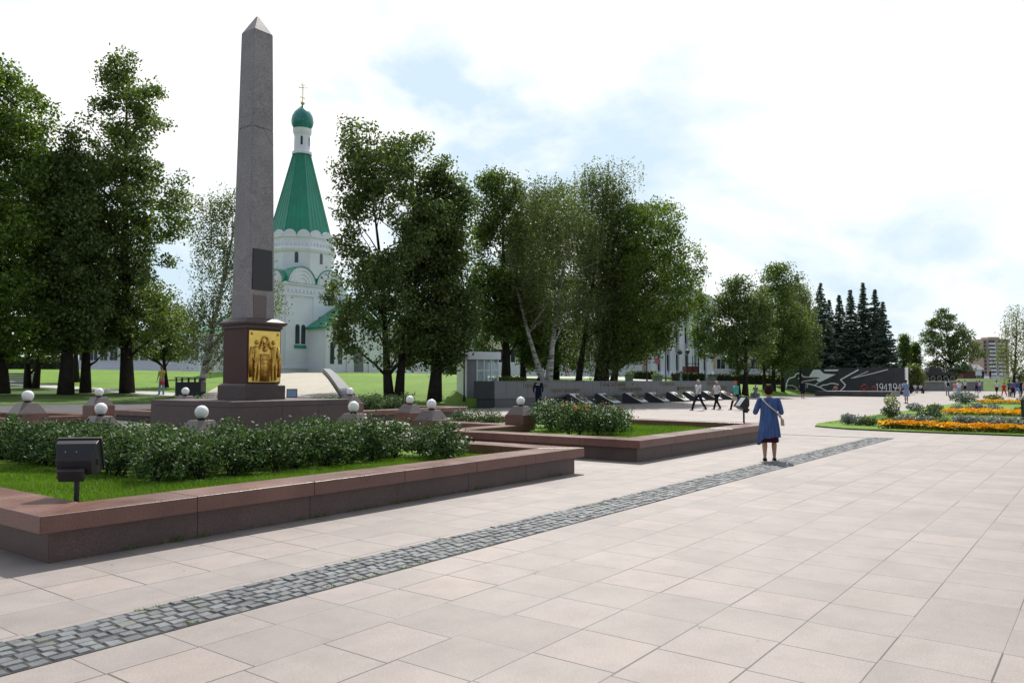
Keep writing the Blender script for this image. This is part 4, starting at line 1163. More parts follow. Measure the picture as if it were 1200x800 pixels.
# ------------------------------------------------------------------ memorial wall with its inscription
WA0, WA1, WB = 37.7, 76.2, 29.72
wt = thing('memorial_wall', 'long low grey granite memorial wall with faint gilded inscriptions', 'wall', ab(WA0, WB, 0), ROT)
WL = WA1 - WA0
m = MB(); m.box(.10, WL - .1, .06, 1.5, -.3, .545); m.build('plinth', MT['wall_dark'], wt)
m = MB(); n = 34; r6 = random.Random(4)
for i in range(n):
    x0, x1 = WL*i/n, WL*(i+1)/n
    m.box(x0 + .006, x1 - .006, r6.uniform(-.002, .004), 1.6, .55, 1.60)
m.build('panel_facing', MT['wall_granite'], wt, bevel=.006)
m = MB(); m.box(-.03, -.001, -.004, 1.61, .55, 1.605); m.build('end_slab', MT['wall_dark'], wt)
m = MB(); m.box(-.02, WL + .02, -.02, 1.62, 1.606, 1.64); m.build('coping', MT['wall_granite'], wt, bevel=.006)
def text_mesh(name, body, size, mat_, parent, depth=.008):
    cu = bpy.data.curves.new(name, 'FONT'); cu.body = body; cu.size = size; cu.extrude = depth; cu.resolution_u = 3
    o = bpy.data.objects.new(name, cu); C.objects.link(o)
    dg = bpy.context.evaluated_depsgraph_get()
    me = bpy.data.meshes.new_from_object(o.evaluated_get(dg)); me.name = name
    bpy.data.objects.remove(o); bpy.data.curves.remove(cu)
    me.materials.clear(); me.materials.append(mat_)
    q = bpy.data.objects.new(name, me); C.objects.link(q); q.parent = parent
    return q
def wall_text(body, px, z, size):
    # place along the wall where the photograph shows the words
    u = (px - 600)/FPX
    # a such that x/y = u on the wall line
    a = (u*WB*SA + WB*CA)/(SA - u*CA)
    o = text_mesh('inscription', body, size, MT['gold_letter'], wt)
    o.location = (a - WA0, -.016, z); o.rotation_euler = (math.pi/2, 0, 0)
for body, px, z, s in [('Горьковчане –', 613, 1.24, .42), ('Герои Советского', 645, .88, .42), ('В боях за Родину', 703, 1.24, .46), ('стояли насмерть', 725, .88, .46),
                       ('В тылу и на', 773, 1.24, .5), ('фронте ковали', 793, .88, .5), ('Победу', 828, 1.24, .55), ('народа', 842, .88, .55)]:
    wall_text(body, px, z, s)
def wedge(label, px, py):
    p = gp(px, py, 0)
    t = thing('wreath_stand', label, 'wreath stand', p, ROT, 'wedge stands along the memorial wall')
    MB().extr([(-.80, 0), (.80, 0), (.80, .70), (.62, .76), (-.80, .06)], -.55, .55).build('stone_wedge', MT['wall_dark'], t, bevel=.012)
    sl = math.atan2(.70, 1.42)
    M = Matrix.Translation((0, -.09, .425)) @ Matrix.Rotation(sl, 4, 'X')
    m = MB().box(-.52, .52, -.70, .72, -.005, .03); m.xf(M); m.build('top_plate', MT['white_frame'], t, bevel=.006)  # plate coloured white to stand in for the sun glinting on it
    m = MB().torus((0, 0, .06), .34, .085, 26, 8)
    rg = random.Random(int(px))
    for i in range(60):
        q = i/60*6.283; r = .34 + rg.uniform(-.09, .09); c = Vector((math.cos(q)*r, math.sin(q)*r*1.25, .07 + rg.uniform(-.03, .07)))
        d = Vector((-math.sin(q), math.cos(q), rg.uniform(-.3, .6)))*.09; s = Vector((math.cos(q), math.sin(q), .3))*.03
        m.add([c - d, c + s, c + d, c - s], [[0, 1, 2, 3]])
    m.xf(M); m.build('wreath', MT['wreath'], t, smooth=False)
    return t
MT['wreath'] = mat('bronze_wreath', (.17, .16, .09), .5, .5, 9, metal=.4)
names = ['leftmost wedge stand, right of the officer', 'second wedge stand from the left, with a white lower edge', 'third wedge stand from the left', 'fourth wedge stand from the left',
         'fifth wedge stand from the left, just left of the walking man', 'wedge stand half hidden by the man in dark trousers', 'wedge stand behind the white-haired walker', 'rightmost wedge stand, beside the woman in teal']
for nm, (px, py) in zip(names, [(680, 474.5), (713, 473.6), (745, 472.4), (771, 471.4), (795, 470.4), (814, 469.6), (834, 468.8), (852, 468.1)]):
    wedge(nm, px, py)

# ------------------------------------------------------------------ wall of the eternal flame
fw = thing('date_wall', 'black granite memorial wall with white line drawing of a soldier and dates', 'wall', at(914.5, 446, 102) * 1, ROT - math.pi/2)
fw.location.z = 0
FL, FH = 14.6, 3.2
m = MB()
for i in range(12): m.box(FL*i/12 + .004, FL*(i+1)/12 - .004, 0, 1.2, -.2, FH)
m.build('stone_slabs', MT['flame_wall'], fw)
MB().box(FL + .001, FL + .12, -.02, 1.2, 0, FH + .02).build('edge_strip', MT['whiteline'], fw)
MB().box(-1.8, -.01, -.7, .5, -.1, .95).build('side_block', MT['wall_dark'], fw)
# the drawing was traced in picture columns/rows 914..1057 x 432..461, here in wall metres
def wp(px, py):
    o = fw.location; u = (px - 600)/FPX
    t = (u*o.y - o.x)/(CA + u*SA)            # along the wall (direction CA, -SA)
    y = o.y - SA*t
    return t, at(px, py, y).z
lm = MB()
def stroke(pts, wd):
    q = [wp(*p) for p in pts]
    for (x0, z0), (x1, z1) in zip(q, q[1:]):
        d = Vector((x1-x0, z1-z0)); L_ = d.length; d /= max(L_, 1e-6); n = Vector((-d.y, d.x))*wd/2; e = d*wd*.3
        P = [(x0-e.x+n.x, z0-e.y+n.y), (x1+e.x+n.x, z1+e.y+n.y), (x1+e.x-n.x, z1+e.y-n.y), (x0-e.x-n.x, z0-e.y-n.y)]
        k = .012 + .004*(len(lm.v) % 3)
        lm.add([(a, -k, b) for a, b in P] + [(a, .05, b) for a, b in P], [[0,1,2,3],[4,7,6,5],[0,4,5,1],[1,5,6,2],[2,6,7,3],[3,7,4,0]])
def blob(pts):
    q = [wp(*p) for p in pts]; n = len(q)
    lm.add([(a, -.02, b) for a, b in q] + [(a, .05, b) for a, b in q], [list(range(n)), list(range(n, 2*n))[::-1]] + [[i, (i+1) % n, (i+1) % n + n, i+n] for i in range(n)])
stroke([(944,441.6),(941,441.2),(938.5,438),(937,437.3),(934,437.3),(932.5,438.5),(931,441.2),(925,443.2),(923,445),(921.2,450),(920.6,455),(922.2,457.6),(935,457.6)], 0.151)
stroke([(944,441.6),(956,441.4)], 0.113)
stroke([(939.5,446.6),(948,445.7),(955,444.3)], 0.113)
stroke([(922,451.4),(928,451.4),(934,454.6)], 0.076)
stroke([(937.5,449.3),(945,449.2),(953,451),(961,454),(971.5,459.6)], 0.123)
stroke([(953.5,451.6),(958,448.6)], 0.113)
stroke([(945.5,450.5),(945.5,454)], 0.076)
stroke([(960,453),(964,451),(968,450.6),(973,449),(977,449),(982,450.5)], 0.123)
stroke([(1005.5,433.2),(984.5,444.8),(990,450.5),(989,453),(984,458)], 0.142)
stroke([(1017,435),(1000,442),(997,443)], 0.066)
stroke([(1040,432.8),(1022,437.5),(1000,442.6)], 0.085)
blob([(948,440.6),(953,433),(960.5,433),(965,437.6),(979,438.6),(972,442),(959.5,448),(955.5,444.2),(961,442.6)])
blob([(966,433),(983,432.8),(981,434.6),(966,434.7)])
blob([(934.5,444.6),(938.5,442),(936,441.8)])
stroke([(929,457.4),(934,456.5),(936,458)], 0.132)
lm.build('line_drawing', MT['whiteline'], fw)
# slab of the eternal flame with the dates and flowers
ft = thing('flame_slab', 'low black polished slab of the eternal flame', 'memorial', ab(90.6, 25.6, 0), ROT - math.pi/2)
MB().box(0, 7.6, -2.2, 2.2, .02, .55).box(.35, 7.3, -1.9, 1.9, -.1, .018).build('slab', MT['wall_dark'], ft, bevel=.02)
def date(body, px0, px1, py0, py1, nm):
    # thin upright numerals stand on the rear edge of the slab
    Yd = 84.5
    p0, p1 = at(px0, py1, Yd), at(px1, py0, Yd)
    t = thing('date_numerals', nm, 'numerals', (p0.x, p0.y, .57), ROT - math.pi/2, 'date numerals on the flame slab')
    W = (p1.x - p0.x)/CA*.92; Hh = p1.z - .6
    cw = W/4; k = .07
    for i, ch in enumerate(body):
        x = cw*i + cw*.06; w_ = cw*.78
        g = MB()
        if ch == '1': g.tube([(x + w_*.55, 0, 0), (x + w_*.55, 0, Hh), (x + w_*.25, 0, Hh*.82)], .032, 5)
        if ch == '9':
            pts = [(x + w_*.5 + math.cos(q)*w_*.5, 0, Hh*.68 + math.sin(q)*Hh*.32) for q in np.linspace(0, 6.283, 15)]
            g.tube(pts, .032, 5); g.tube([(x + w_, 0, Hh*.68), (x + w_*.9, 0, Hh*.35), (x + w_*.45, 0, 0)], .032, 5)
        if ch == '4': g.tube([(x + w_*.8, 0, 0), (x + w_*.8, 0, Hh), (x, 0, Hh*.35), (x + w_, 0, Hh*.35)], .032, 5)
        if ch == '5': g.tube([(x + w_*.9, 0, Hh), (x + w_*.2, 0, Hh), (x + w_*.1, 0, Hh*.55), (x + w_*.8, 0, Hh*.55), (x + w_, 0, Hh*.3), (x + w_*.7, 0, .02), (x, 0, 0)], .032, 5)
        g.build('numeral', MT['whiteline'], t)
date('1941', 1026, 1041, 449, 458.6, 'white upright numerals 1941 on the flame slab')
date('1945', 1042, 1057, 449, 458.6, 'white upright numerals 1945 on the flame slab')
def wreath(label, px, Y, r):
    p = at(px, 456, Y); t = thing('wreath', label, 'wreath', (p.x, p.y, .56), ROT - math.pi/2, 'red wreaths on the flame slab')
    m = MB().torus((0, 0, r), r*.72, r*.16, 18, 7, 'y'); rg = random.Random(px)
    for i in range(40):
        q_ = i/40*6.283; rr = r*rg.uniform(.55, .92); m.ball((math.cos(q_)*rr, rg.uniform(-.08, .08), r + math.sin(q_)*rr), r*rg.uniform(.08, .16), 6)
    m.build('ring', MT['red_flower'], t, smooth=True)
    MB().tube([(-.1, .25, 0), (0, .02, r*1.6)], .015, 5).build('leg', MT['black'], t)
MT['red_flower'] = mat('red_carnations', (.26, .025, .025), .8, .6, 7)
wreath('round red wreath on the middle of the flame slab', 1013, 85, .36); wreath('small red bouquet wreath beside the date 1941', 1024, 85.2, .26)

# ------------------------------------------------------------------ tank on its pedestal
Yt = 127.0
tp = at(1081, 446, Yt)
pd = thing('tank_pedestal', 'long grey stone pedestal under the tank', 'pedestal', (tp.x, Yt, 0), 0)
wd = (1130 - 1081)/FPX*Yt
MB().box(-2.6, wd + 3, 0, 4.6, -.1, 1.35).box(-2.7, wd + 3.1, -.1, 4.7, 1.352, 1.52).build('pedestal_block', MT['concrete'], pd, bevel=.02)
tk = thing('tank', 'dark green war memorial tank with its gun to the right', 'tank', (tp.x, Yt + .6, 1.525), 0)
Lh = 6.1; Wt = 3.0
hull = MB()
hull.extr_y([(.15, .45), (.9, .40), (5.2, .40), (6.0, .85), (5.4, 1.45), (.7, 1.45), (.0, .95)], .52, Wt - .52)
hull.extr_y([(.1, 1.0), (5.9, 1.0), (5.35, 1.5), (.55, 1.5)], .03, Wt - .03)
hull.build('hull', MT['tank'], tk, bevel=.03)
for y0 in (0.0, Wt - .5):
    pts = [(.55, .08), (5.4, .08), (5.85, .35), (5.95, .62), (5.7, .92), (5.3, .98), (.6, .98), (.2, .85), (.05, .6), (.2, .3)]
    m = MB(); n = len(pts)
    sh2 = [(x + (3 - x)*.02, z + (.53 - z)*.13) for x, z in pts]
    vs = [(x, y0, z) for x, z in pts] + [(x, y0 + .5, z) for x, z in pts] + [(x, y0, z) for x, z in sh2] + [(x, y0 + .5, z) for x, z in sh2]
    fs = []
    for i in range(n):
        j = (i+1) % n
        fs += [[i, j, j+n, i+n], [i+2*n, i+3*n, j+3*n, j+2*n], [i, i+2*n, j+2*n, j], [i+n, j+n, j+3*n, i+3*n]]
    m.add(vs, fs); m.build('track', MT['tank'], tk)
    for i in range(5):
        cx = .95 + i*1.05
        M = Matrix.Translation((cx, y0 + .25, .51)) @ Matrix.Rotation(math.pi/2, 4, 'X')
        wh = MB().lathe([(.40, -.22), (.40, .22)], 20).xf(M).build('road_wheel', MT['tank'], tk)
        MB().torus((0, 0, .225), .36, .055, 22, 6).xf(M).build('rim', MT['rubber'], wh)
        MB().lathe([(.1, .22), (.08, .27)], 12).xf(M).build('hub', MT['tank'], wh)
tu = MB().add([(1.6, .55, 1.5), (3.9, .45, 1.5), (4.5, 1.0, 1.5), (4.5, 2.0, 1.5), (3.9, 2.55, 1.5), (1.6, 2.45, 1.5), (1.3, 1.5, 1.5),
     (1.9, .8, 2.3), (3.6, .75, 2.3), (4.0, 1.1, 2.25), (4.0, 1.9, 2.25), (3.6, 2.25, 2.3), (1.9, 2.2, 2.3), (1.7, 1.5, 2.3)],
     [[i, (i+1) % 7, (i+1) % 7 + 7, i+7] for i in range(7)] + [list(range(7, 14)), list(range(7))[::-1]]).build('turret', MT['tank'], tk, bevel=.06)
MB().lathe([(.36, 2.3), (.36, 2.48), (.2, 2.52)], 16, (2.4, 1.1)).build('hatch', MT['tank'], tu)
MB().tube([(3.9, 1.5, 1.95), (4.6, 1.5, 1.97), (4.6, 1.5, 1.97), (7.4, 1.5, 2.1), (7.4, 1.5, 2.1), (7.65, 1.5, 2.11)], [.22, .17, .085, .075, .10, .10], 10).build('gun', MT['tank'], tu)
for x in (.1, .75): MB().tube([(x + .3, .2, 1.3), (x + .9, .2, 1.3)], .18, 10).build('fuel_drum', MT['tank'], tk)

# ------------------------------------------------------------------ church
def bld(name, label, cat, px, Y, rz=ROT - math.pi/2, zoff=0):
    p = ground(px, Y); return thing(name, label, cat, (p.x, p.y, p.z + zoff), rz)
def arch_window(parent, x, y, z, w_, h, n=(0, -1), mat_='glass', depth=.12, name='window'):
    """round-headed opening with a white surround on a wall whose outward normal is n"""
    nx, ny = n; tx, ty = -ny, nx
    pts = [(-w_/2, 0), (w_/2, 0), (w_/2, h - w_/2)] + [(math.cos(q)*w_/2, h - w_/2 + math.sin(q)*w_/2) for q in np.linspace(.3, math.pi - .3, 6)] + [(-w_/2, h - w_/2)]
    def solid(sc_, d0, d1, m):
        P = [((u*sc_), (v - h/2)*(1 + (sc_-1)*w_/h) + h/2) for u, v in pts]; k = len(P)
        vs = [(x + tx*u + nx*d0, y + ty*u + ny*d0, z + v) for u, v in P] + [(x + tx*u + nx*d1, y + ty*u + ny*d1, z + v) for u, v in P]
        m.add(vs, [list(range(k)), list(range(k, 2*k))] + [[i, (i+1) % k, (i+1) % k + k, i+k] for i in range(k)])
    m = MB(); solid(1.0, -.05, .03, m); wn = m.build(name, MT[mat_], parent)
    m = MB(); solid(1.35, -.05, .015, m); m.build('surround', MT['white'], wn)
    return wn
CX, CY = -26.0, 97.0
cz = Z(CX, CY)
ch = thing('church', 'white church with a green tent spire and teal onion dome', 'church', (CX, CY, cz), ROT)
ca, cb = to_ab(CX, CY)
pxw = CY/FPX            # metres for a picture pixel at the church
def hz(py): return at(353, py, CY).z - cz
# square base, zakomara gables, octagon, tent, drum, dome, cross
S = 3.7
X0 = -4.95
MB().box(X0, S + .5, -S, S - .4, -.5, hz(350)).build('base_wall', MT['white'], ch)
m = MB()
for zz, e in ((hz(350), .14), (hz(338), .2), (.5, .12)):
    m.box(X0 - e, S + .5 + e, -S - e, S - .4 + e, zz - .14, zz + .12)
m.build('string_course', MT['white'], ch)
for y in (-S + .45, S - .85): MB().box(X0 - .10, X0 - .001, y - .35, y + .35, .6, hz(351)).build('pilaster', MT['white'], ch)
for x in (X0 + .35, X0 + 4.25, S + .1): MB().box(x - .3, x + .3, -S - .10, -S - .001, .6, hz(351)).build('pilaster', MT['white'], ch)
m = MB()
for x in np.arange(X0 + .5, S + .3, .55): m.box(x - .14, x + .14, -S - .12, -S - .001, hz(350) + .25, hz(350) + .62)
m.build('dentil_frieze', MT['white'], ch); m = MB()
for y in np.arange(-S + .5, S - .6, .55): m.box(X0 - .12, X0 - .001, y - .14, y + .14, hz(350) + .25, hz(350) + .62)
m.build('dentil_frieze', MT['white'], ch)
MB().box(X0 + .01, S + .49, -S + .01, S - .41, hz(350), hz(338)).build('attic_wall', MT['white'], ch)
def gable(nx, ny, cx, cy, z, w_, name):
    tx, ty = -ny, nx; k = 12
    pts = [(math.cos(q)*w_/2, math.sin(q)*w_/2) for q in np.linspace(0, math.pi, k)]
    m = MB()
    vs = [(cx + tx*u + nx*.2, cy + ty*u + ny*.2, z + v) for u, v in pts] + [(cx + tx*u - nx*1.4, cy + ty*u - ny*1.4, z + v) for u, v in pts]
    m.add(vs, [list(range(k)), list(range(k, 2*k))] + [[i, (i+1) % k, (i+1) % k + k, i+k] for i in range(k)])
    o = m.build(name, MT['white'], ch)
    m = MB(); q2 = np.linspace(.05, math.pi - .05, k)
    for a0, a1 in zip(q2, q2[1:]):
        R0, R1 = w_/2 + .003, w_/2 + .10
        P = [(math.cos(a0)*R0, math.sin(a0)*R0), (math.cos(a1)*R0, math.sin(a1)*R0), (math.cos(a1)*R1, math.sin(a1)*R1), (math.cos(a0)*R1, math.sin(a0)*R1)]
        m.add([(cx + tx*u + nx*.30, cy + ty*u + ny*.30, z + v) for u, v in P] + [(cx + tx*u - nx*1.4, cy + ty*u - ny*1.4, z + v) for u, v in P],
              [[0,1,2,3],[4,7,6,5],[0,4,5,1],[1,5,6,2],[2,6,7,3],[3,7,4,0]])
    m.build('gable_cover', MT['green_roof'], o)
    for f in (.82, .58, .36):
        m = MB()
        pp = [(cx + tx*math.cos(q)*w_/2*f + nx*.22, cy + ty*math.cos(q)*w_/2*f + ny*.22, z + .05 + math.sin(q)*w_/2*f) for q in np.linspace(0, math.pi, 10)]
        m.tube(pp, .09, 5); m.build('arch_moulding', MT['white'], o)
gw_ = 3.95
for i in range(2): gable(0, -1, X0 + 2.15 + i*4.15, -S, hz(338), gw_, 'gable')
for i in range(2): gable(-1, 0, X0, -1.85 + i*3.4, hz(338), 3.2, 'gable')
MB().frustum(X0 + .2, S + .3, -S + .2, S - .6, hz(337), -3.0, 2.9, -2.9, 2.9, hz(318)).build('skirt_roof', MT['green_roof'], ch)
ph = math.pi/8
Ro = 41*pxw*.98
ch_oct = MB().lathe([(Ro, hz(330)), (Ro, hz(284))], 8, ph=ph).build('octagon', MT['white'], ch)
MB().lathe([(Ro + .12, hz(300)), (Ro + .22, hz(297)), (Ro + .12, hz(294))], 8, ph=ph).build('cornice', MT['white'], ch_oct)
m = MB()
for k in range(8):
    for j in range(7):
        q0, q1 = ph + k*math.pi/4, ph + (k+1)*math.pi/4; f = (j + .5)/7
        x = (Ro + .02)*(math.cos(q0)*(1-f) + math.cos(q1)*f); y = (Ro + .02)*(math.sin(q0)*(1-f) + math.sin(q1)*f)
        m.box(x - .12, x + .12, y - .12, y + .12, hz(294), hz(290))
m.build('dentil_frieze', MT['white'], ch_oct)
for k in range(8):
    q0, q1 = ph + k*math.pi/4, ph + (k+1)*math.pi/4; qm = (q0+q1)/2
    ap = Ro*math.cos(math.pi/8); sd = 2*Ro*math.sin(math.pi/8)
    nx, ny = math.cos(qm), math.sin(qm)
    km = MB()
    for j in range(2):
        off = (j - .5)*sd*.5; rr = sd*.25; kk = 10
        pts = [(off + math.cos(q)*rr, math.sin(q)*rr*1.15) for q in np.linspace(0, math.pi, kk)]
        vs = [(nx*(ap + .12) - ny*u, ny*(ap + .12) + nx*u, hz(284) + v) for u, v in pts] + [(nx*(ap - .25) - ny*u, ny*(ap - .25) + nx*u, hz(284) + v) for u, v in pts]
        km.add(vs, [list(range(kk)), list(range(kk, 2*kk))] + [[i, (i+1) % kk, (i+1) % kk + kk, i+kk] for i in range(kk)])
    km.build('kokoshnik_pair', MT['white'], ch_oct)
    if k in (4, 5, 6, 7): arch_window(ch_oct, nx*ap, ny*ap, hz(313), .42, 1.3, (nx, ny))
tent = MB().lathe([(Ro*.98, hz(283)), (Ro*.90, hz(276)), (1.05, hz(181))], 8, ph=ph).build('tent_roof', MT['green_roof'], ch)
m = MB()
for k in range(8):
    q = ph + k*math.pi/4
    m.tube([(Ro*.90*math.cos(q), Ro*.90*math.sin(q), hz(276)), (1.06*math.cos(q), 1.06*math.sin(q), hz(181))], .08, 5)
m.build('roof_seam', MT['green_roof'], tent)
m = MB()
for k in range(8):
    q0, q1 = ph + k*math.pi/4, ph + (k+1)*math.pi/4
    for f in (.2, .4, .6, .8):
        pts = [(r*((1-f)*math.cos(q0) + f*math.cos(q1)), r*((1-f)*math.sin(q0) + f*math.sin(q1)), z) for r, z in ((Ro*.90, hz(276)), (1.06, hz(181)))]
        m.tube(pts, .035, 4)
m.build('standing_seams', MT['green_roof'], tent)
MB().lathe([(1.2, hz(182)), (1.2, hz(179)), (1.05, hz(178.5)), (.98, hz(177)), (.95, hz(160)), (1.12, hz(156)), (1.15, hz(152)), (.9, hz(151.5))], 20).build('drum', MT['white'], ch, smooth=False)
for q in (-2.3, -1.2, -.3): arch_window(ch, math.cos(q)*.96, math.sin(q)*.96, hz(172), .26, 1.1, (math.cos(q), math.sin(q)))
dz0, dz1 = hz(152), hz(124)
prof = [(.90, 0), (1.08, .05), (1.30, .18), (1.36, .33), (1.28, .52), (1.02, .70), (.62, .84), (.30, .93), (.12, 1.0)]
MB().lathe([(r, dz0 + (dz1 - dz0)*f) for r, f in prof], 28).build('dome', MT['dome'], ch, smooth=True)
kx = MB(); zc0, zc1 = hz(126), hz(97)
kx.ball((0, 0, hz(121)), .26, 12); kx.tube([(0, 0, zc0), (0, 0, zc1)], .055, 6)
hh = zc1 - zc0
kx.tube([(-.42, .33, zc0 + hh*.80), (.42, -.33, zc0 + hh*.80)], .05, 6); kx.tube([(-.2, .16, zc0 + hh*.90), (.2, -.16, zc0 + hh*.90)], .045, 6); kx.tube([(-.25, .2, zc0 + hh*.42), (.25, -.2, zc0 + hh*.36)], .045, 6)
kx.build('cross', MT['gold_cross'], ch, smooth=True)
# windows of the base, lower wings with green roofs
for dx in (-.42, .42): arch_window(ch, X0 + 2.15 + dx, -S, hz(405), .62, 2.3, (0, -1))
for dx in (-.42, .42): arch_window(ch, X0, .2 + dx, hz(405), .62, 2.3, (-1, 0))
MB().box(X0 + 1.3, X0 + 3.0, -S - .1, -S - .001, hz(405) - .5, hz(405) - .12).build('window_apron', MT['green_roof'], ch)
# right-hand porch wing
wz = hz(386); p0x, p1x = X0 + 3.3, X0 + 12.6
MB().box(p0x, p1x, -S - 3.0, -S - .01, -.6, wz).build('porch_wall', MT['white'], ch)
pm = (p0x + p1x)/2
MB().extr_y([(p0x, wz + .01), (p1x, wz + .01), (pm, wz + 2.9)], -S - 3.0, -S - .02).build('porch_gable', MT['white'], ch)
m = MB()
for e0, e1 in ((p0x - .4, pm), (pm, p1x + .4)):
    zA = wz - .22 if e0 < pm else wz + 2.92; zB = wz + 2.92 if e0 < pm else wz - .22
    m.extr_y([(e0, zA), (e1, zB), (e1, zB + .22), (e0, zA + .22)], -S - 3.35, -S - .02)
m.build('porch_roof', MT['green_roof'], ch)
for x in (p0x + 1.1, p0x + 2.3): arch_window(ch, x, -S - 3.0, .95, .62, 2.6, (0, -1))
arch_window(ch, p0x + 5.2, -S - 3.0, .05, 1.5, 3.0, (0, -1), 'concrete', name='door')
for x in (p0x + .25, p0x + 3.5, p0x + 7.0, p1x - .25): MB().box(x - .22, x + .22, -S - 3.12, -S - 3.001, -.5, wz - .25).build('porch_pilaster', MT['white'], ch)
# left-hand apse and nave
MB().lathe([(2.6, -.6), (2.6, hz(383)), (2.75, hz(382)), (2.75, hz(380)), (1.6, hz(371)), (.3, hz(366))], 20, (X0 - .6, 1.1)).build('apse', MT['white'], ch)
MB().lathe([(2.78, hz(380) + .01), (2.3, hz(374)), (1.3, hz(368)), (.1, hz(364))], 20, (X0 - .6, 1.1)).build('apse_roof', MT['green_roof'], ch)
arch_window(ch, X0 - .6 + 2.6*math.cos(-1.9), 1.1 + 2.6*math.sin(-1.9), hz(412), .7, 2.0, (math.cos(-1.9), math.sin(-1.9)))
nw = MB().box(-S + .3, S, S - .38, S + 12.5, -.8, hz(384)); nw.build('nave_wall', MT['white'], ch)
nr = MB(); nr.extr_y([(-S, hz(384) + .02), (S + .3, hz(384) + .02), (.15, hz(362))], S - .37, S + 12.8); nr.build('nave_roof', MT['green_roof'], ch)
for k in range(5): arch_window(ch, -S + .3, S + 1.7 + k*2.3, hz(417), .8, 3.0, (-1, 0))
m = MB()
for k in range(6): m.box(-S + .12, -S + .299, S + .35 + k*2.3, S + .75 + k*2.3, -.5, hz(385))
m.build('nave_pilaster', MT['white'], ch)

# ------------------------------------------------------------------ other buildings behind the trees
def block(name, label, px0, px1, Y, z_top_py, mat_, rows, cols, depth=12, roof=None, roof_h=1.5, plinth=None, wmat='glass', win=(.9, 1.6), frame=True, zbase=None, rz=0, Y1=None, base_band=None, skip=()):
    p = ground(px0, Y); zb = p.z if zbase is None else zbase
    t = thing(name, label, 'building', (p.x, p.y, zb), rz)
    W = (px1 - px0)/FPX*Y; Ht = at(px0, z_top_py, Y).z - zb
    wall = MB().box(0, W, 0, depth, -.6, Ht).build('wall', MT[mat_], t)
    m = MB().box(-.15, W + .15, -.18, depth + .15, Ht + .001, Ht + .35); m.build('cornice', MT['white'], t)
    if base_band: MB().box(-.05, W + .05, -.08, 1, -.6, base_band[1]).build('plinth', MT[base_band[0]], t)
    if roof:
        r = MB(); r.extr([(-.3, Ht + .352), (depth + .3, Ht + .352), (depth/2, Ht + .352 + roof_h)], -.2, W + .2); r.build('roof', MT[roof], t)
    for i in range(rows):
        for j in range(cols):
            if (i, j) in skip: continue
            cx = W*(j + .5)/cols; z0 = Ht*(i + .35)/rows
            ww, wh = win
            fr = MB(); fr.box(cx - ww/2 - .12, cx + ww/2 + .12, -.06, -.002, z0 - .12, z0), fr.box(cx - ww/2 - .12, cx + ww/2 + .12, -.06, -.002, z0 + wh, z0 + wh + .12)
            fr.box(cx - ww/2 - .12, cx - ww/2, -.06, -.002, z0, z0 + wh).box(cx + ww/2, cx + ww/2 + .12, -.06, -.002, z0, z0 + wh).box(cx - .03, cx + .03, -.05, -.022, z0, z0 + wh)
            fo = fr.build('window', MT['white_frame'], t)
            MB().box(cx - ww/2, cx + ww/2, -.02, -.004, z0, z0 + wh).build('pane', MT[wmat], fo)
    return t
block('palace_wing', 'low white building with tall windows far behind the left trees', 92, 246, 118, 398, 'white', 1, 13, roof='green_roof', win=(1.1, 2.6))
block('palace', 'pale yellow palace wing behind the tree grove', 430, 752, 118, 380, 'cream', 2, 22, roof='green_roof', win=(1.3, 2.5), base_band=('white', 1.9))
block('palace_wing', 'pale yellow palace wing right of the white columns', 838, 985, 120, 402, 'cream', 2, 11, roof='green_roof', win=(1.2, 2.1), base_band=('white', 1.6))
pt = bld('portico_house', 'white palace front with tall columns right of the grove', 'building', 762, 116, 0)
Wp = (838 - 762)/FPX*116; Hp = at(762, 362, 116).z - pt.location.z
MB().box(0, Wp, 2.2, 14, -.6, Hp).build('wall', MT['white'], pt)
MB().box(-.3, Wp + .3, -.5, 2.19, -.6, .35).build('steps', MT['white'], pt)
for i in range(7):
    x = .7 + (Wp - 1.4)*i/6
    c = MB().lathe([(.62, .351), (.62, .7), (.50, .75), (.46, Hp*.5), (.40, Hp - .5), (.55, Hp - .35), (.6, Hp - .02)], 16, (x, .5)).build('column', MT['white'], pt, smooth=False)
m = MB().box(-.2, Wp + .2, -.3, 2.5, Hp, Hp + 1.3); m.build('entablature', MT['white'], pt)
m = MB(); m.extr_y([(-.4, Hp + 1.302), (Wp + .4, Hp + 1.302), (Wp/2, Hp + 3.9)], -.4, 2.6); m.build('pediment', MT['white'], pt)
for i in range(6):
    x = .7 + (Wp - 1.4)*(i + .5)/6
    for z in (1.0, 5.0): MB().box(x - .35, x + .35, 2.14, 2.198, z, z + 2.3).build('window', MT['glass'], pt)
# red railed stage by the columns
sg = bld('porch_stage', 'dark red railed stage with black posts in front of the columns', 'stage', 804, 106, 0)
Ws = 15/FPX*106
MB().box(0, Ws, -.1, 2.4, .9, 1.9).build('railing_panel', MT['red_paint'], sg)
for x in (.05, Ws*.5, Ws - .05): MB().tube([(x, -.12, -.2), (x, -.12, 3.3)], .06, 6).build('post', MT['black'], sg)
MB().box(-.05, Ws + .05, -.18, -.06, 2.2, 2.28).build('rail', MT['black'], sg)
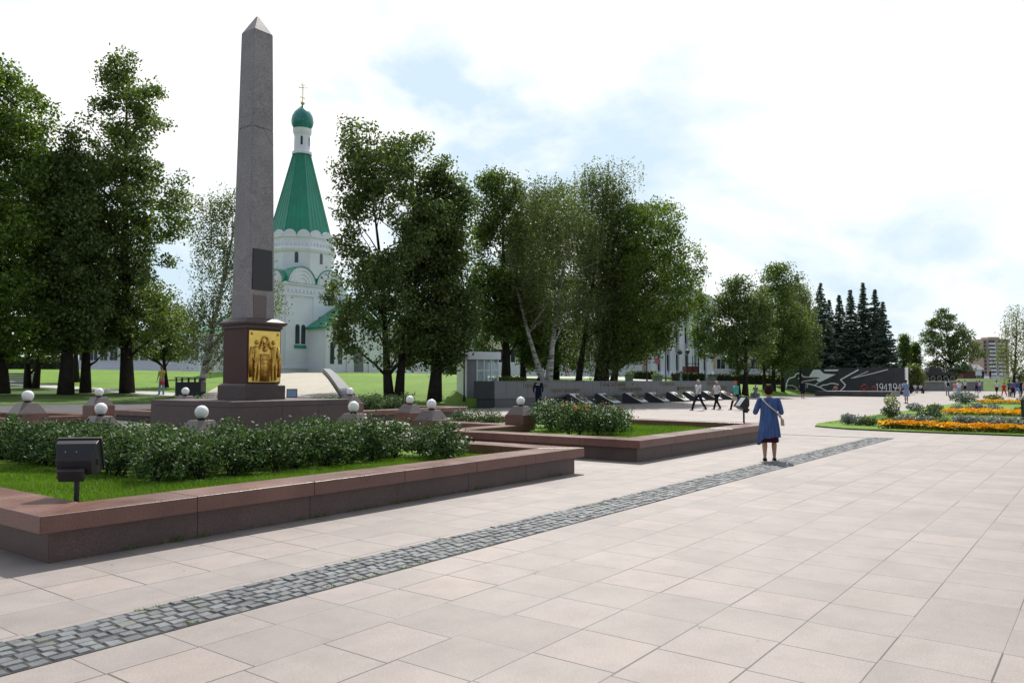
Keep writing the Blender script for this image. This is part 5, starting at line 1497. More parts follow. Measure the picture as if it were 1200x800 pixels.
# far right: apartment tower, brick house, small buildings
Ya = 440
ap = thing('apartment_tower', 'pink brick apartment tower with balconies on the skyline', 'building', (at(1153, 446, Ya).x, Ya, 0), 0)
Wa = 30/FPX*Ya; Ha = at(1153, 397, Ya).z
MB().box(0, Wa, 0, 14, -1, Ha).build('wall', MT['brick'], ap)
MB().box(Wa*.3, Wa*.75, 2, 9, Ha + .01, Ha + 1.2).build('roof_house', MT['brick'], ap)
MB().box(-.6, Wa + 10, -6, -.05, -1, 4.2).build('base_block', MT['white'], ap)
for i in range(9):
    z = 4.8 + i*(Ha - 6)/9
    for j, x in enumerate((Wa*.22, Wa*.58)):
        b = MB().box(x, x + Wa*.25, -1.2, -.02, z, z + 1.1).build('balcony', MT['white'], ap)
        MB().box(x + .1, x + Wa*.25 - .1, -.1, -.03, z + 1.15, z + 2.5).build('pane', MT['glass'], b)
    for x in (Wa*.08, Wa*.9): MB().box(x - .6, x + .6, -.08, -.01, z + .7, z + 2.2).build('window', MT['glass'], ap)
bh = thing('brick_house', 'low dark red brick house right of the tank', 'house', (at(1129, 446, 190).x, 190, 0), 0)
MB().box(0, 2.9, 0, 6, 0, at(1129, 435, 190).z).build('wall', MT['red_brick'], bh)
zr = at(1129, 435, 190).z
MB().extr([(-.3, zr + .01), (6.3, zr + .01), (3, zr + 1.0)], -.2, 3.1).build('roof', MT['bark'], bh)
MB().box(1.0, 1.7, -.05, -.005, 2.2, 3.0).build('window', MT['glass'], bh)
gt = thing('gate_tower', 'small tower with a green tent roof between the tank and the apartment tower', 'tower', (at(1134, 446, 260).x, 260, 0), 0)
zt = at(1134, 433, 260).z
MB().box(-2.6, 2.6, 0, 5.2, 0, zt).build('wall', MT['white'], gt)
MB().frustum(-2.9, 2.9, -.3, 5.5, zt + .01, -.1, .1, 2.5, 2.7, at(1134, 424, 260).z).build('roof', MT['green_roof'], gt)
MB().box(-.5, .5, -.06, -.005, zt - 2, zt - .7).build('window', MT['glass'], gt)
block('white_house', 'small white house below the apartment tower', 1140, 1152, 250, 434, 'white', 1, 3, depth=6, roof='concrete', zbase=0)

# ------------------------------------------------------------------ booth, bin shelter, sign, poles
kb_ = ground(546, 52); kp = at(546, 464, 51)
bt = thing('guard_booth', 'white glazed guard booth at the left end of the memorial wall', 'booth', (kb_.x, 51.5, Z(kb_.x, 51.5)), RAD(20))
Hb = at(560, 412, 51.5).z - bt.location.z
w0 = .78; w1 = 1.45
for x in (0.05, w0, w0 + w1/3, w0 + 2*w1/3, w0 + w1): MB().box(x - .04, x + .04, -.04, .04, -.3, Hb - .5).build('post', MT['white_frame'], bt)
MB().box(.09, w0 - .04, -.02, .03, -.3, Hb - .5).build('side_panel', MT['concrete'], bt)
m = MB().box(w0, w0 + w1, -.03, .03, .75, .84).box(w0, w0 + w1, -.03, .03, Hb - 1.25, Hb - 1.17); m.build('rail', MT['white_frame'], bt)
MB().box(w0 + .02, w0 + w1 - .02, -.012, .012, -.25, .74).build('lower_panel', MT['white_frame'], bt)
for k in range(3):
    x0 = w0 + w1*k/3 + .045; x1 = w0 + w1*(k+1)/3 - .045
    MB().box(x0, x1, -.008, .008, .845, Hb - 1.255).build('pane', MT['booth_glass'], bt)
    MB().box(x0, x1, -.008, .008, Hb - 1.165, Hb - .51).build('pane', MT['booth_glass'], bt)
MB().box(.05, .1, .05, 2.2, -.3, Hb - .5).box(w0 + w1 - .02, w0 + w1 + .03, .05, 2.2, -.3, .75).box(.1, w0 + w1, 2.15, 2.2, -.3, Hb - .5).build('wall', MT['white_frame'], bt)
MB().box(-.15, w0 + w1 + .15, -.2, 2.35, Hb - .5, Hb).build('roof', MT['white_frame'], bt, bevel=.02)
bs = at(205, 464, 46)
bx = thing('bin_shelter', 'black bin shelter with a flat lid on short posts, left of the obelisk', 'bin', (bs.x, 46, Z(bs.x, 46)), 0)
W = 30/FPX*46
MB().box(0, W, 0, .8, -.1, .82).build('box', MT['black'], bx, bevel=.01)
for i in range(5): MB().box(W*i/4 - (.07 if i == 4 else 0 if i == 0 else .04), W*i/4 + (.07 if i == 0 else 0 if i == 4 else .04), .02, .12, .821, 1.05).build('post', MT['black'], bx)
MB().box(-.04, W + .04, -.06, .86, 1.051, 1.11).build('lid', MT['concrete'], bx, bevel=.01)
def pole(label, px, Y, py_top, arm=0, base=None, r=.05, cat='lamp post', grp='black lamp posts', base_block=False, z=None):
    g = ground(px, Y); zz = g.z if z is None else z
    h = at(px, py_top, Y).z - zz
    t = thing('lamp_post', label, cat, (g.x, Y, zz), 0, grp)
    MB().lathe([(r*2, -.2), (r*2, .25), (r*1.1, .4), (r, .5), (r*.7, h)], 10).build('pole', MT['black'], t)
    if arm:
        MB().tube([(0, 0, h - .25), (arm*.6, 0, h - .2), (arm, 0, h - .25)], r*.6, 6).build('arm', MT['black'], t)
        MB().lathe([(.05, h - .25), (.22, h - .42), (.24, h - .62), (.1, h - .72)], 12, (arm, 0)).build('lantern', MT['black2'], t)
    else:
        MB().lathe([(.06, h), (.16, h + .08), (.2, h + .34), (.24, h + .36), (.05, h + .5)], 8).build('lantern', MT['black2'], t)
    return t
pole('slim black post beside the white booth', 544, 50.5, 390)
pole('slim black post right of the white birch trunks', 645, 63, 412)
pole('slim black post right of the thick maple trunk', 720, 66, 404)
pole('slim black post under the right edge of the maple', 758, 68, 408)
pole('black lamp post with a side arm in front of the white columns', 780, 72, 406, 1.3)
pole('slim black post left of the red stage', 806, 74, 415)
pole('slim black post nearest the round dark tree', 826, 76, 412, .7)
g = spot_edge = gp(1199, 496, .05); t = thing('bollard', 'thin black bollard at the right picture edge', 'bollard', g, 0)
MB().lathe([(.055, -.05), (.055, .8), (.07, .81), (.07, .88), (.03, .93)], 14).build('post', MT['black'], t)
MB().lathe([(.09, 0), (.09, .03), (.06, .05)], 14).build('foot', MT['black'], t)
pole('tall thin post with a lantern right of the date wall', 1068, 112, 436, z=0)
sgp = ground(770, 86); sg2 = thing('round_sign', 'round pink sign on a thin pole in front of the white columns', 'sign', (sgp.x, 86, sgp.z), 0)
hs = at(770, 423, 86).z - sgp.z
MB().tube([(0, 0, -.2), (0, 0, hs)], .03, 6).build('post', MT['steel'], sg2)
MB().lathe([(.33, -.02), (.33, .02)], 20).xf(Matrix.Translation((0, -.06, hs)) @ Matrix.Rotation(math.pi/2, 4, 'X')).build('disc', MT['pink'], sg2)
for lab, px, w_, Y in [('grey stone flower tub under the maple, left one', 737, 9, 76), ('grey stone flower tub in front of the white columns', 770, 11, 74), ('grey stone flower tub behind the walking man', 833, 10, 78)]:
    g = ground(px, Y); W = w_/FPX*Y
    t = thing('flower_tub', lab, 'flower tub', g, 0, 'stone flower tubs')
    MB().frustum(-W*.4, W*.4, -.4, .4, -.1, -W/2, W/2, -.5, .5, .62).box(-W/2 - .04, W/2 + .04, -.54, .54, .621, .72).build('tub', MT['concrete'], t, bevel=.02)
    low = np.random.RandomState(int(px)); P = low.normal(0, 1, (160, 3))*np.array([W*.2, .18, .08]) + np.array([0, 0, .8])
    np_mesh('plants', leaf_quads(P, .12, low), None, MT['leaf_maple'], t)
st_ = ground(9, 62); t = thing('stone_bench', 'stack of grey stone slabs forming a low bench at the left edge', 'bench', (st_.x, 62, st_.z), 0)
for i in range(5): MB().box(0.01*i, 1.75 - .01*i, .0, .9, .17*i - .1*(i == 0), .17*i + .14).build('slab', MT['concrete'], t, bevel=.01)
bk = ground(1074, 104); t = thing('park_bench', 'bench with two seated people by the pale round tree', 'bench', (bk.x - .9, 104, 0), 0)
MB().box(0, 1.9, -.1, .42, .42, .46).build('seat', MT['bark'], t); MB().box(0, 1.9, .43, .47, .5, .9).build('backrest', MT['bark'], t)
for x in (.1, 1.75): MB().box(x, x + .06, -.05, .4, 0, .419).build('leg', MT['black'], t)
# ------------------------------------------------------------------ people
def cloth(name, col, var=.15): 
    if name not in MT: MT[name] = mat(name, col, .85, var, 6, fine=.15, spec=.15)
    return MT[name]
cloth('skin', (.42, .24, .17), .06); MT['skin'].node_tree.nodes['Principled BSDF'].inputs['Roughness'].default_value = .5
for nme, c in dict(hair_dark=(.012, .009, .008), hair_brown=(.045, .02, .012), hair_red=(.028, .008, .008), hair_grey=(.45, .44, .42), hair_fair=(.25, .15, .06), hair_ginger=(.30, .09, .04),
        cloth_white=(.62, .66, .72), cloth_offwhite=(.6, .6, .6), cloth_navy=(.012, .016, .035), cloth_black=(.012, .012, .014), cloth_blue=(.045, .095, .25), cloth_teal=(.04, .42, .40),
        cloth_lightblue=(.22, .30, .50), cloth_plum=(.05, .010, .022), cloth_yellow=(.55, .5, .08), cloth_jeans=(.22, .33, .52), cloth_red=(.5, .04, .06), cloth_pink=(.55, .22, .25), cloth_grey=(.22, .24, .27),
        cloth_purple=(.16, .10, .25), leather_beige=(.50, .40, .30), leather_dark=(.018, .014, .013), bag_red=(.55, .05, .04), strap_cream=(.55, .50, .38), cloth_green=(.03, .12, .11)).items(): cloth(nme, c)

def limb(m, pts, rad, n=10):
    m.tube(pts, rad, n)
    for p, r in zip(pts, rad): m.ball(p, r*.98, 8)
def person(label, loc, heading, H=1.70, pose=None, top='cloth_white', bottom='cloth_black', shoes='leather_dark', hair='hair_dark', sleeve=.55, leg_len=1.0, long_hair=0.0, skirt=None,
           fat=1.0, vox=.022, dress=None, group=None, bag=None, hat=None):
    """heading: direction the person faces. local -Y is the front; FK from pelvis; feet rest on the ground."""
    P = dict(hipL=0, kneeL=0, hipR=0, kneeR=0, shL=5, shR=5, elL=12, elR=12, outL=8, outR=8, lean=0)
    P.update(pose or {})
    s = H/1.70
    t = thing('person', label, 'person', loc, math.atan2(heading[0], -heading[1]), group)
    f = lambda *a: Vector(a)*s
    def leg(sx, hip, knee):
        h = RAD(hip); k = RAD(hip - knee)
        p0 = Vector((sx*.085*fat, 0, .90)); p1 = p0 + Vector((sx*.012, -math.sin(h)*.43, -math.cos(h)*.43)); p2 = p1 + Vector((0, -math.sin(k)*.41, -math.cos(k)*.41))
        return p0, p1, p2, k
    LL, RR = leg(-1, P['hipL'], P['kneeL']), leg(1, P['hipR'], P['kneeR'])
    drop = min(LL[2].z, RR[2].z) - .075
    ln = RAD(P['lean'])
    def tor(z, x=0, y=0):
        d = z - .92
        return Vector((x, y - math.sin(ln)*d, .92 + math.cos(ln)*d))
    def arm(sx, sh, el, out):
        a = RAD(sh); e = RAD(sh + el); o = math.sin(RAD(out))*sx
        p0 = tor(1.385, sx*.185*(.5 + .5*fat)); p1 = p0 + Vector((o*.29 + sx*.01, -math.sin(a)*.28, -math.cos(a)*.28)); p2 = p1 + Vector((o*.05 - sx*.03*math.sin(RAD(el)), -math.sin(e)*.25, -math.cos(e)*.25))
        return p0, p1, p2, e
    AL, AR = arm(-1, P['shL'], P['elL'], P['outL']), arm(1, P['shR'], P['elR'], P['outR'])
    D = Vector((0, 0, -drop))
    q = lambda v: (v + D)*s
    body = MB(); 
    ringz = [(.84, .15, .10), (.92, .155, .108), (1.02, .135, .10), (1.12, .138, .10), (1.24, .158, .108), (1.34, .165, .10), (1.40, .13, .08), (1.44, .065, .06)]
    def rings(extra, z0, z1, k=1.0):
        rr = []
        for z, rx, ry in ringz:
            if z0 <= z <= z1:
                c = q(tor(z)); rr.append((c.x, c.y, c.z, (rx*fat*k + extra)*s, (ry*fat*k + extra)*s))
        return rr
    body.rings(rings(0, .8, 1.5), 16)
    nk = [q(tor(1.42)), q(tor(1.50, 0, -.01)), q(tor(1.56, 0, -.015))]
    limb(body, nk, [.055*s, .05*s, .05*s])
    hc = q(tor(1.595, 0, -.02))
    body.ball(hc, (.075*s, .092*s, .108*s), 16)
    body.ball(hc + f(0, -.03, -.055), (.055*s, .06*s, .05*s), 10)
    body.tube([hc + f(0, -.085, .02), hc + f(0, -.112, -.022)], [.010*s, .016*s], 6)
    for sx in (-1, 1): body.ball(hc + f(sx*.077, .01, -.01), (.012*s, .02*s, .03*s), 8)
    for (p0, p1, p2, k) in (LL, RR):
        limb(body, [q(p0), q(p0.lerp(p1, .5)), q(p1), q(p1.lerp(p2, .35)), q(p2)], [.085*s*fat, .073*s*fat, .052*s, .060*s, .034*s])
        a = q(p2); body.tube([a + f(0, .03, -.045), a + f(0, -.06, -.05), a + f(0, -.15, -.055)], [.034*s, .036*s, .024*s], 8)
    for sx, (p0, p1, p2, e) in ((-1, AL), (1, AR)):
        limb(body, [q(p0), q(p0.lerp(p1, .5)), q(p1), q(p1.lerp(p2, .4)), q(p2)], [.05*s*(.4 + .6*fat), .044*s*(.4 + .6*fat), .036*s, .036*s, .025*s])
        dv_ = Vector((0, -math.sin(e), -math.cos(e))); sd = Vector((0, dv_.z, -dv_.y)); w_ = q(p2)
        body.tube([w_, w_ + dv_*.05*s, w_ + dv_*.09*s], [.024*s, .036*s, .034*s], 8, flat=.55)
        for i in range(4):
            b0 = w_ + dv_*.085*s + sd*(.024 - .016*i)*s; l_ = (.07, .078, .074, .058)[i]*s
            body.tube([b0, b0 + dv_*l_*.55 + Vector((-sx*.006*s, 0, 0)), b0 + dv_*l_ + Vector((-sx*.02*s, 0, 0))], [.0088*s, .008*s, .0065*s], 6)
        b0 = w_ + dv_*.03*s + sd*.03*s; body.tube([b0, b0 + dv_*.035*s + sd*.02*s, b0 + dv_*.065*s + sd*.022*s], [.010*s, .0095*s, .008*s], 6)
    bo = body.build('body', MT['skin'], t, remesh=vox*s)
    for sx in (-1, 1):
        MB().ball(hc + f(sx*.03, -.085, .012), (.011*s, .008*s, .008*s), 8).build('eye', MT['cloth_black'], t)
    MB().box(hc.x - .022*s, hc.x + .022*s, hc.y - .094*s, hc.y - .07*s, hc.z - .060*s, hc.z - .052*s).build('mouth', MT['cloth_red'], t)
    # hair: a cap over crown and back, longer if asked
    hm = MB(); rg = random.Random(len(label))
    hm.ball(hc + f(0, .018, .022), (.086*s, .092*s, .102*s), 16)
    if long_hair:
        hm.rings([(hc.x, hc.y + .04*s, hc.z + z_*s, rx*s*long_hair, .066*s) for z_, rx in ((-.10, .05), (-.06, .082), (0, .092), (.05, .09))], 14)
        for k in range(60):
            a = rg.uniform(0, 6.28); e = rg.uniform(-.5, 1.3); hm.ball(hc + f(math.cos(a)*math.cos(e)*.078*long_hair, .022 + math.sin(a)*math.cos(e)*.07, .025 + math.sin(e)*.09) if math.sin(a) > -.5 or e > .5 else hc + f(0, .05, .03), rg.uniform(.012, .026)*s, 6)
    hm.build('hair', MT[hair], t, smooth=True)
    if hat: MB().rings([(hc.x, hc.y + .01*s, hc.z + z_*s, r*s, r*1.1*s) for z_, r in ((.03, .10), (.045, .10), (.1, .092), (.125, .07))], 14).build('cap', MT[hat], t)
    # shoes
    for (p0, p1, p2, k) in (LL, RR):
        a = q(p2); MB().rings([(a.x, a.y - .055*s, a.z + z_*s, rx*s, ry*s) for z_, rx, ry in ((-.076, .046, .135), (-.05, .047, .135), (-.03, .042, .10))], 12).rings([(a.x, a.y + .01*s, a.z + z_*s, .046*s, .06*s) for z_ in (-.05, -.015)], 10).build('shoe', MT[shoes], t)
    # trousers, shorts or skirt
    if skirt:
        zt, zb, r1, mt_ = skirt
        c0, c1 = q(Vector((0, 0, .98))), q(Vector((0, 0, zb)))
        m = MB(); rr = []
        n = 8
        for i in range(n + 1):
            g = i/n; z = .98 + (zb - .98)*g; rx = (.15*fat + (r1 - .15*fat)*g**.8); c = q(Vector((0, 0, z)))
            rr.append((c.x, c.y, c.z, rx*s, rx*.8*s))
        m.rings(rr[::-1], 20).build('skirt', MT[mt_], t, smooth=True)
    if bottom:
        m = MB(); m.rings(rings(.016, .80, 1.02), 16)
        for (p0, p1, p2, k) in (LL, RR):
            e = q(p1.lerp(p2, max(0, leg_len*2 - 1))) if leg_len > .5 else q(p0.lerp(p1, leg_len*2))
            pts = [q(p0), q(p0.lerp(p1, .5))] + ([q(p1)] if leg_len > .5 else []) + [e]
            rad = [.102*s*fat, .09*s*fat] + ([.07*s] if leg_len > .5 else []) + [.06*s if leg_len > .5 else .09*s*fat]
            limb(m, pts, rad)
        m.build('trousers' if leg_len > .6 else 'shorts', MT[bottom], t, remesh=vox*s)
    if top:
        m = MB(); m.rings(rings(.020, .90 if not skirt else .96, 1.42), 16)
        for sx, (p0, p1, p2, e) in ((-1, AL), (1, AR)):
            pts = [q(tor(1.37, sx*.10)), q(p0)]; rad = [.06*s, .066*s*(.4 + .6*fat)]
            if sleeve > 0:
                e1 = q(p0.lerp(p1, min(1, sleeve))); pts.append(e1); rad.append(.06*s*(.4 + .6*fat))
                if sleeve > 1: pts.append(q(p1.lerp(p2, sleeve - 1))); rad.append(.045*s)
            limb(m, pts, rad)
        m.build('shirt', MT[top], t, remesh=vox*s)
    t['_s'] = s
    del t['_s']
    if bag:
        kind, mt_, sx = bag
        if kind == 'hand':
            w_ = q((AL if sx < 0 else AR)[2]); b = thing('handbag', label_bag(label), 'bag')
            b.location = t.matrix_basis @ (w_ + f(0, 0, -.16)); b.rotation_euler = t.rotation_euler
            MB().frustum(-.06, .06, -.15, .15, -.18, -.05, .05, -.12, .12, .04).build('pouch', MT[mt_], b, bevel=.015)
            MB().tube([(0, -.09, .03), (0, -.05, .15), (0, .05, .15), (0, .09, .03)], .009, 6).build('handle', MT[mt_], b)
        if kind == 'pack':
            c = q(tor(1.2, 0, .19)); b = thing('backpack', label_bag(label), 'bag'); b.location = t.matrix_basis @ c; b.rotation_euler = t.rotation_euler
            MB().rings([(0, 0, z_*s, r*s, r*.6*s) for z_, r in ((-.2, .12), (-.15, .15), (.1, .14), (.2, .09))], 12).build('sack', MT[mt_], b, smooth=True)
            for x in (-.09, .09): MB().tube([(x*s, -.05*s, .17*s), (x*s, -.2*s, .2*s), (x*s, -.31*s, .05*s), (x*s, -.1*s, -.15*s)], .014*s, 5).build('strap', MT[mt_], b)
    return t
BAGS = {'man in a white shirt with a dark backpack standing below the tank': 'dark backpack worn by the man below the tank'}
def label_bag(l): return BAGS.get(l, 'bag carried by the ' + l.split(',')[0])
def spot(px, Y, z=None):
    x = (px - 600)/FPX*Y; return Vector((x, Y, Z(x, Y) if z is None else z))
WALK1 = dict(hipL=24, kneeL=8, hipR=-18, kneeR=14, shL=-18, shR=20, elL=15, elR=18)
WALK2 = dict(hipL=-16, kneeL=16, hipR=20, kneeR=5, shL=18, shR=-14, elL=20, elR=14)
SIT = dict(hipL=86, kneeL=88, hipR=84, kneeR=88, shL=30, shR=28, elL=40, elR=42)
PHONE = dict(shL=35, shR=32, elL=95, elR=100, outL=16, outR=16)

# the three walkers in front of the memorial wall
person('man in a pale blue shirt and dark trousers, leading the three walkers', spot(818, 44.5, 0), (-1, -.45), 1.76, dict(WALK1, hipL=28, hipR=-22), 'cloth_white', 'cloth_navy', hair='hair_grey', fat=1.0)
person('white-haired walker in a light grey shirt, middle of the three', spot(839.5, 46, 0), (-1, -.5), 1.68, dict(WALK2, hipR=24), 'cloth_offwhite', 'cloth_black', hair='hair_grey', fat=1.1)
BAGS['woman in a teal top, last of the three walkers'] = 'beige handbag on the arm of the woman in teal'
person('woman in a teal top, last of the three walkers', spot(862, 45, 0), (-1, -.3), 1.66, dict(WALK1), 'cloth_teal', 'cloth_navy', hair='hair_ginger', fat=1.12, long_hair=1.0, bag=('hand', 'leather_beige', 1))
jk = MB()
# officer facing the wall
p = spot(631, 47.5, 0)
of = person('officer in a black uniform standing before the memorial wall', p, (.35, 1), 1.80, dict(hipL=3, hipR=-2, shL=-14, shR=-14, elL=-18, elR=30, outL=14, outR=14, kneeL=0, kneeR=2), 'cloth_navy', 'cloth_navy', sleeve=1.9, hat='cloth_navy', fat=1.06)
MB().box(-.12, .12, .135, .15, 1.40, 1.435).build('reflective_strip', MT['whiteline'], of)
# yellow shirt, red bag, left of the monument
BAGS['young person in a yellow top and jeans with a red bag left of the obelisk'] = 'bright red bag in the hand of the person in yellow'
person('young person in a yellow top and jeans with a red bag left of the obelisk', spot(190, 47.5), (-.3, -1), 1.70, dict(hipL=6, hipR=-4, shR=12, shL=6, elR=30), 'cloth_yellow', 'cloth_jeans', hair='hair_brown', sleeve=.4, fat=.92, bag=('hand', 'bag_red', 1))
# middle distance
person('person in a dark top and shorts standing before the date wall', spot(940, 74, 0), (.1, 1), 1.76, dict(hipL=5, hipR=-5, outL=14, outR=14), 'cloth_navy', 'cloth_navy', leg_len=.5, fat=1.1, vox=.03)
person('woman in a light blue knee-length dress beside the date numerals', spot(1061, 58, 0), (-.2, 1), 1.68, dict(shL=10, shR=18, elL=40, elR=50, hipL=3, hipR=-3), 'cloth_lightblue', None, hair='hair_dark', skirt=(.98, .52, .25, 'cloth_lightblue'), sleeve=.6, fat=1.12, vox=.03)
person('white-haired person in grey seated at the end of the memorial wall', spot(885, 78, 0), (-.6, -1), 1.66, SIT, 'cloth_grey', 'cloth_grey', hair='hair_grey', vox=.035)
g = spot(885, 78.2, 0); b = thing('stone_bench', 'low grey stone block seat at the end of the memorial wall', 'bench', g, 0); MB().box(-.35, .35, -.2, .6, 0, .44).build('seat_block', MT['concrete'], b, bevel=.02)
person('person in a pink top sitting on the left end of the flame slab', spot(979.5, 87, .0), (-.9, -.6), 1.62, dict(SIT, lean=14), 'cloth_pink', 'cloth_jeans', vox=.035)
person('seated person in white on the bench, left of two', spot(1071.5, 103.9, 0), (0, -1), 1.66, SIT, 'cloth_offwhite', 'cloth_purple', vox=.04, group='pair on the bench')
person('seated person in white on the bench, right of two', spot(1077.5, 103.9, 0), (.1, -1), 1.66, dict(SIT, lean=10), 'cloth_offwhite', 'cloth_navy', vox=.04, group='pair on the bench')
# the crowd at the right
cr_ = [
 ('man in a white shirt with a dark backpack standing below the tank', 1109.5, 88, (.1, 1), 1.78, {}, 'cloth_white', 'cloth_grey', 1.0, ('pack', 'cloth_navy', 0), 'hair_dark'),
 ('woman in a pinkish top walking arm in arm below the tank', 1118.5, 80, (.8, .6), 1.64, WALK1, 'cloth_pink', 'cloth_offwhite', 1.0, None, 'hair_fair'),
 ('person in pale blue and white trousers walking beside the pinkish top', 1123, 78, (.8, .5), 1.74, WALK2, 'cloth_white', 'cloth_jeans', 1.0, None, 'hair_fair'),
 ('person in a white top and black skirt-like shorts by the grey kerb', 1130, 112, (0, -1), 1.7, {}, 'cloth_offwhite', 'cloth_black', .6, None, 'hair_dark'),
 ('person in lilac standing at the foot of the green mound, left of a pair', 1143.5, 112, (.2, 1), 1.68, {}, 'cloth_purple', 'cloth_navy', .9, None, 'hair_fair'),
 ('person in white standing at the foot of the green mound, right of a pair', 1147, 113, (-.3, 1), 1.66, {}, 'cloth_offwhite', 'cloth_purple', .9, None, 'hair_dark'),
 ('person in a patterned white top and dark shorts left of the one in red', 1167, 92, (.2, 1), 1.72, WALK1, 'cloth_offwhite', 'cloth_black', .55, None, 'hair_brown'),
 ('child in red clothes mid-stride in the crowd', 1175.5, 84, (-.8, -.6), 1.52, dict(WALK1, hipL=32, hipR=-28), 'cloth_red', 'cloth_red', .95, None, 'hair_fair'),
 ('person in dark green and black in the crowd right of the child in red', 1182, 82, (-.3, 1), 1.7, {}, 'cloth_green', 'cloth_black', 1.0, None, 'hair_dark'),
 ('person in a plum dress-like top in the crowd, bag strap across the back', 1186, 79, (.1, 1), 1.66, {}, 'cloth_purple', 'cloth_navy', .9, ('hand', 'leather_beige', 1), 'hair_dark'),
 ('person in a blue shirt and cap in the crowd at the right edge', 1191, 80, (0, 1), 1.78, WALK2, 'cloth_blue', 'cloth_jeans', .6, None, 'hair_grey'),
 ('person in dark blue partly behind the one with the cap', 1195, 86, (-.2, 1), 1.74, {}, 'cloth_navy', 'cloth_navy', 1.0, None, 'hair_dark'),
 ('person in pink at the very right edge of the picture', 1199.5, 90, (-1, .2), 1.6, WALK1, 'cloth_pink', 'cloth_grey', .9, None, 'hair_fair')]
for lab, px, Y, hd_, H_, ps, tp_, bt_, ll, bg_, hr_ in cr_:
    person(lab, spot(px, Y, 0), hd_, H_, ps, tp_, bt_, hair=hr_, leg_len=ll, vox=.035, bag=bg_, fat=1.05, hat='cloth_white' if 'cap' in lab and 'partly' not in lab else None)
for lab, px, Y, hd_, tp_, bt_ in [('dark figure on top of the green mound, left one', 1151.5, 150, (0, 1), 'cloth_navy', 'cloth_black'), ('dark figure on top of the green mound, right one', 1160, 152, (1, .4), 'cloth_black', 'cloth_black')]:
    person(lab, spot(px, Y), hd_, 1.72, {}, tp_, bt_, vox=.05)
for lab, px, Y, hd_, ps, tp_, bt_ in [('person in a dark top on the far path, left of a pair', 661, 96, (.6, .4), WALK1, 'cloth_purple', 'cloth_navy'), ('person in pale trousers on the far path, right of a pair', 665, 95, (.6, .3), WALK2, 'cloth_pink', 'cloth_pink'),
      ('person in grey walking on the far path left of the red stage', 798, 84, (-.8, .2), WALK1, 'cloth_grey', 'cloth_jeans')]:
    person(lab, spot(px, Y), hd_, 1.72, ps, tp_, bt_, vox=.035)

# ------------------------------------------------------------------ the woman in blue
wl = 'woman in a blue cardigan dress seen from behind in the square'
Wp_ = gp(902, 539.5, 0)
Hs = 1.54; s = Hs/1.70
wm = person(wl, Wp_, (.30, 1), Hs, dict(hipL=4, kneeL=6, hipR=-3, kneeR=2, shL=6, shR=4, elL=88, elR=100, outL=14, outR=20), None, None, shoes='leather_dark', hair='hair_red', long_hair=1.06, fat=1.08, vox=.011)
d = MB(); n = 48
prof = [(1.445, .066, .06), (1.43, .118, .078), (1.405, .162, .092), (1.36, .190, .112), (1.28, .192, .13), (1.15, .186, .136), (1.03, .186, .14), (.92, .206, .152), (.78, .222, .165), (.62, .238, .178), (.50, .25, .186)]
rows_ = []
for i, (z, rx, ry) in enumerate(prof):
    row = []
    for k in range(n):
        q_ = 2*math.pi*k/n
        fold = 1 + (.015 + max(0, 1.1 - z)*.13)*(math.sin(q_*7 + 1 + z*1.5) + .6*math.sin(q_*11 + 2)) + .018*math.sin(q_*5 + z*14)
        # back view: local +x of the body is her left after turning; the hem dips on one side and rises on the other
        x, y = math.cos(q_)*rx*fold, math.sin(q_)*ry*fold + .01
        zz = z
        if z < 1.0: zz = z + (1.0 - z)*(-.30*math.cos(q_ + .4) * (1 if math.cos(q_ + .4) > 0 else .25)) + .008*math.sin(q_*7)
        row.append((x*s, y*s, zz*s))
    rows_.append(row)
d.add([p for r in rows_ for p in r], [[i*n+k, i*n+(k+1) % n, (i+1)*n+(k+1) % n, (i+1)*n+k] for i in range(len(prof)-1) for k in range(n)])
def streaked_knit():
    m, N, L, b = new_mat('blue_knit_sheen_streaks')
    tc = N.new('ShaderNodeTexCoord'); mp = N.new('ShaderNodeMapping'); mp.inputs['Scale'].default_value = (26, 26, 1.6)
    L.new(tc.outputs['Object'], mp.inputs[0])
    n = node(N, 'ShaderNodeTexNoise', Scale=1.0, Detail=3.0, Roughness=.6); L.new(mp.outputs[0], n.inputs['Vector'])
    r = ramp(N, [(.35, (.022, .052, .165)), (.55, (.036, .084, .235)), (.75, (.075, .145, .33))]); L.new(n.outputs[0], r.inputs[0])  # vertical streaks paint the sheen and fold shading of the cloth
    L.new(r.outputs[0], b.inputs['Base Color']); b.inputs['Roughness'].default_value = .8; b.inputs['Sheen Weight'].default_value = .08
    bp = node(N, 'ShaderNodeBump', Strength=.5, Distance=.02); L.new(n.outputs[0], bp.inputs['Height']); L.new(bp.outputs[0], b.inputs['Normal'])
    return m
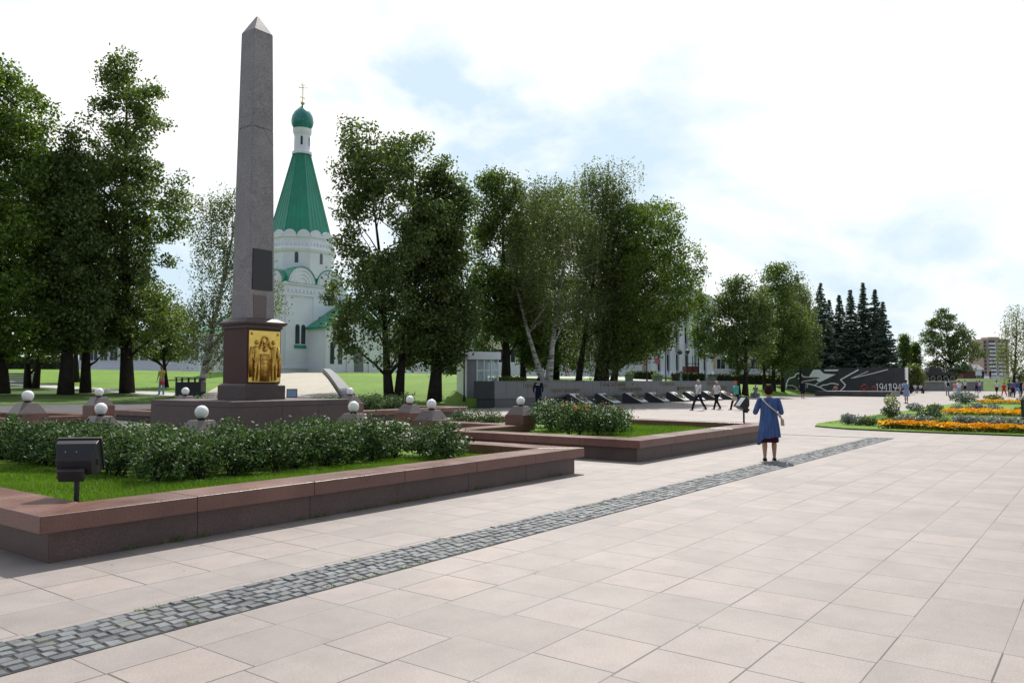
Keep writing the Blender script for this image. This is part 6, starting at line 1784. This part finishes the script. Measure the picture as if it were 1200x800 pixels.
MT['streaked_knit'] = streaked_knit()
do = d.build('dress', MT['streaked_knit'], wm, smooth=True)
md = do.modifiers.new('thick', 'SOLIDIFY'); md.thickness = .012; md.offset = -1
sb = do.modifiers.new('sub', 'SUBSURF'); sb.levels = 1; sb.render_levels = 1
us = MB(); us.rings([(0, .01*s, z*s, rx*s, ry*s) for z, rx, ry in ((.42, .205, .15), (.55, .205, .15), (.8, .195, .145))], 28)
us.build('underskirt', MT['cloth_plum'], wm, smooth=True)
sl_ = MB()
for sx, (sh, el, out) in ((-1, (6, 88, 14)), (1, (4, 100, 20))):
    a = RAD(sh); e = RAD(sh + el); o_ = math.sin(RAD(out))*sx
    p0 = Vector((sx*.19, 0, 1.375)); p1 = p0 + Vector((o_*.29 + sx*.01, -math.sin(a)*.28, -math.cos(a)*.28)); p2 = p1 + Vector((o_*.05 - sx*.03*math.sin(RAD(el)), -math.sin(e)*.25, -math.cos(e)*.25))
    limb(sl_, [v*s for v in (Vector((sx*.11, 0, 1.38)), p0, p0.lerp(p1, .5), p1, p1.lerp(p2, .6))], [.062*s, .074*s, .070*s, .062*s, .052*s], 12)
sl_.build('sleeve', MT['streaked_knit'], wm, remesh=.012)
# bag with a cream strap across the back, at her right hip
hb_ = thing('shoulder_bag', 'small beige shoulder bag with a cream strap on the woman in blue', 'bag', wm.location, 0); hb_.rotation_euler = wm.rotation_euler
kx_ = -1   # her picture-right side is local -x
MB().frustum(kx_*.295*s - .035, kx_*.295*s + .035, -.09, .10, .80*s, kx_*.285*s - .03, kx_*.285*s + .03, -.08, .09, .95*s).build('pouch', MT['leather_beige'], hb_, bevel=.012)
st = [(kx_*.275, .05, .95), (kx_*.24, .125, 1.04), (kx_*.12, .163, 1.15), (.02, .165, 1.27), (.12, .128, 1.375), (.155, .03, 1.435), (.12, -.07, 1.40), (0, -.15, 1.22), (kx_*.2, -.14, 1.04), (kx_*.285, -.06, .94)]
MB().tube([Vector(v)*s for v in st], .013, 6).build('strap', MT['strap_cream'], hb_)
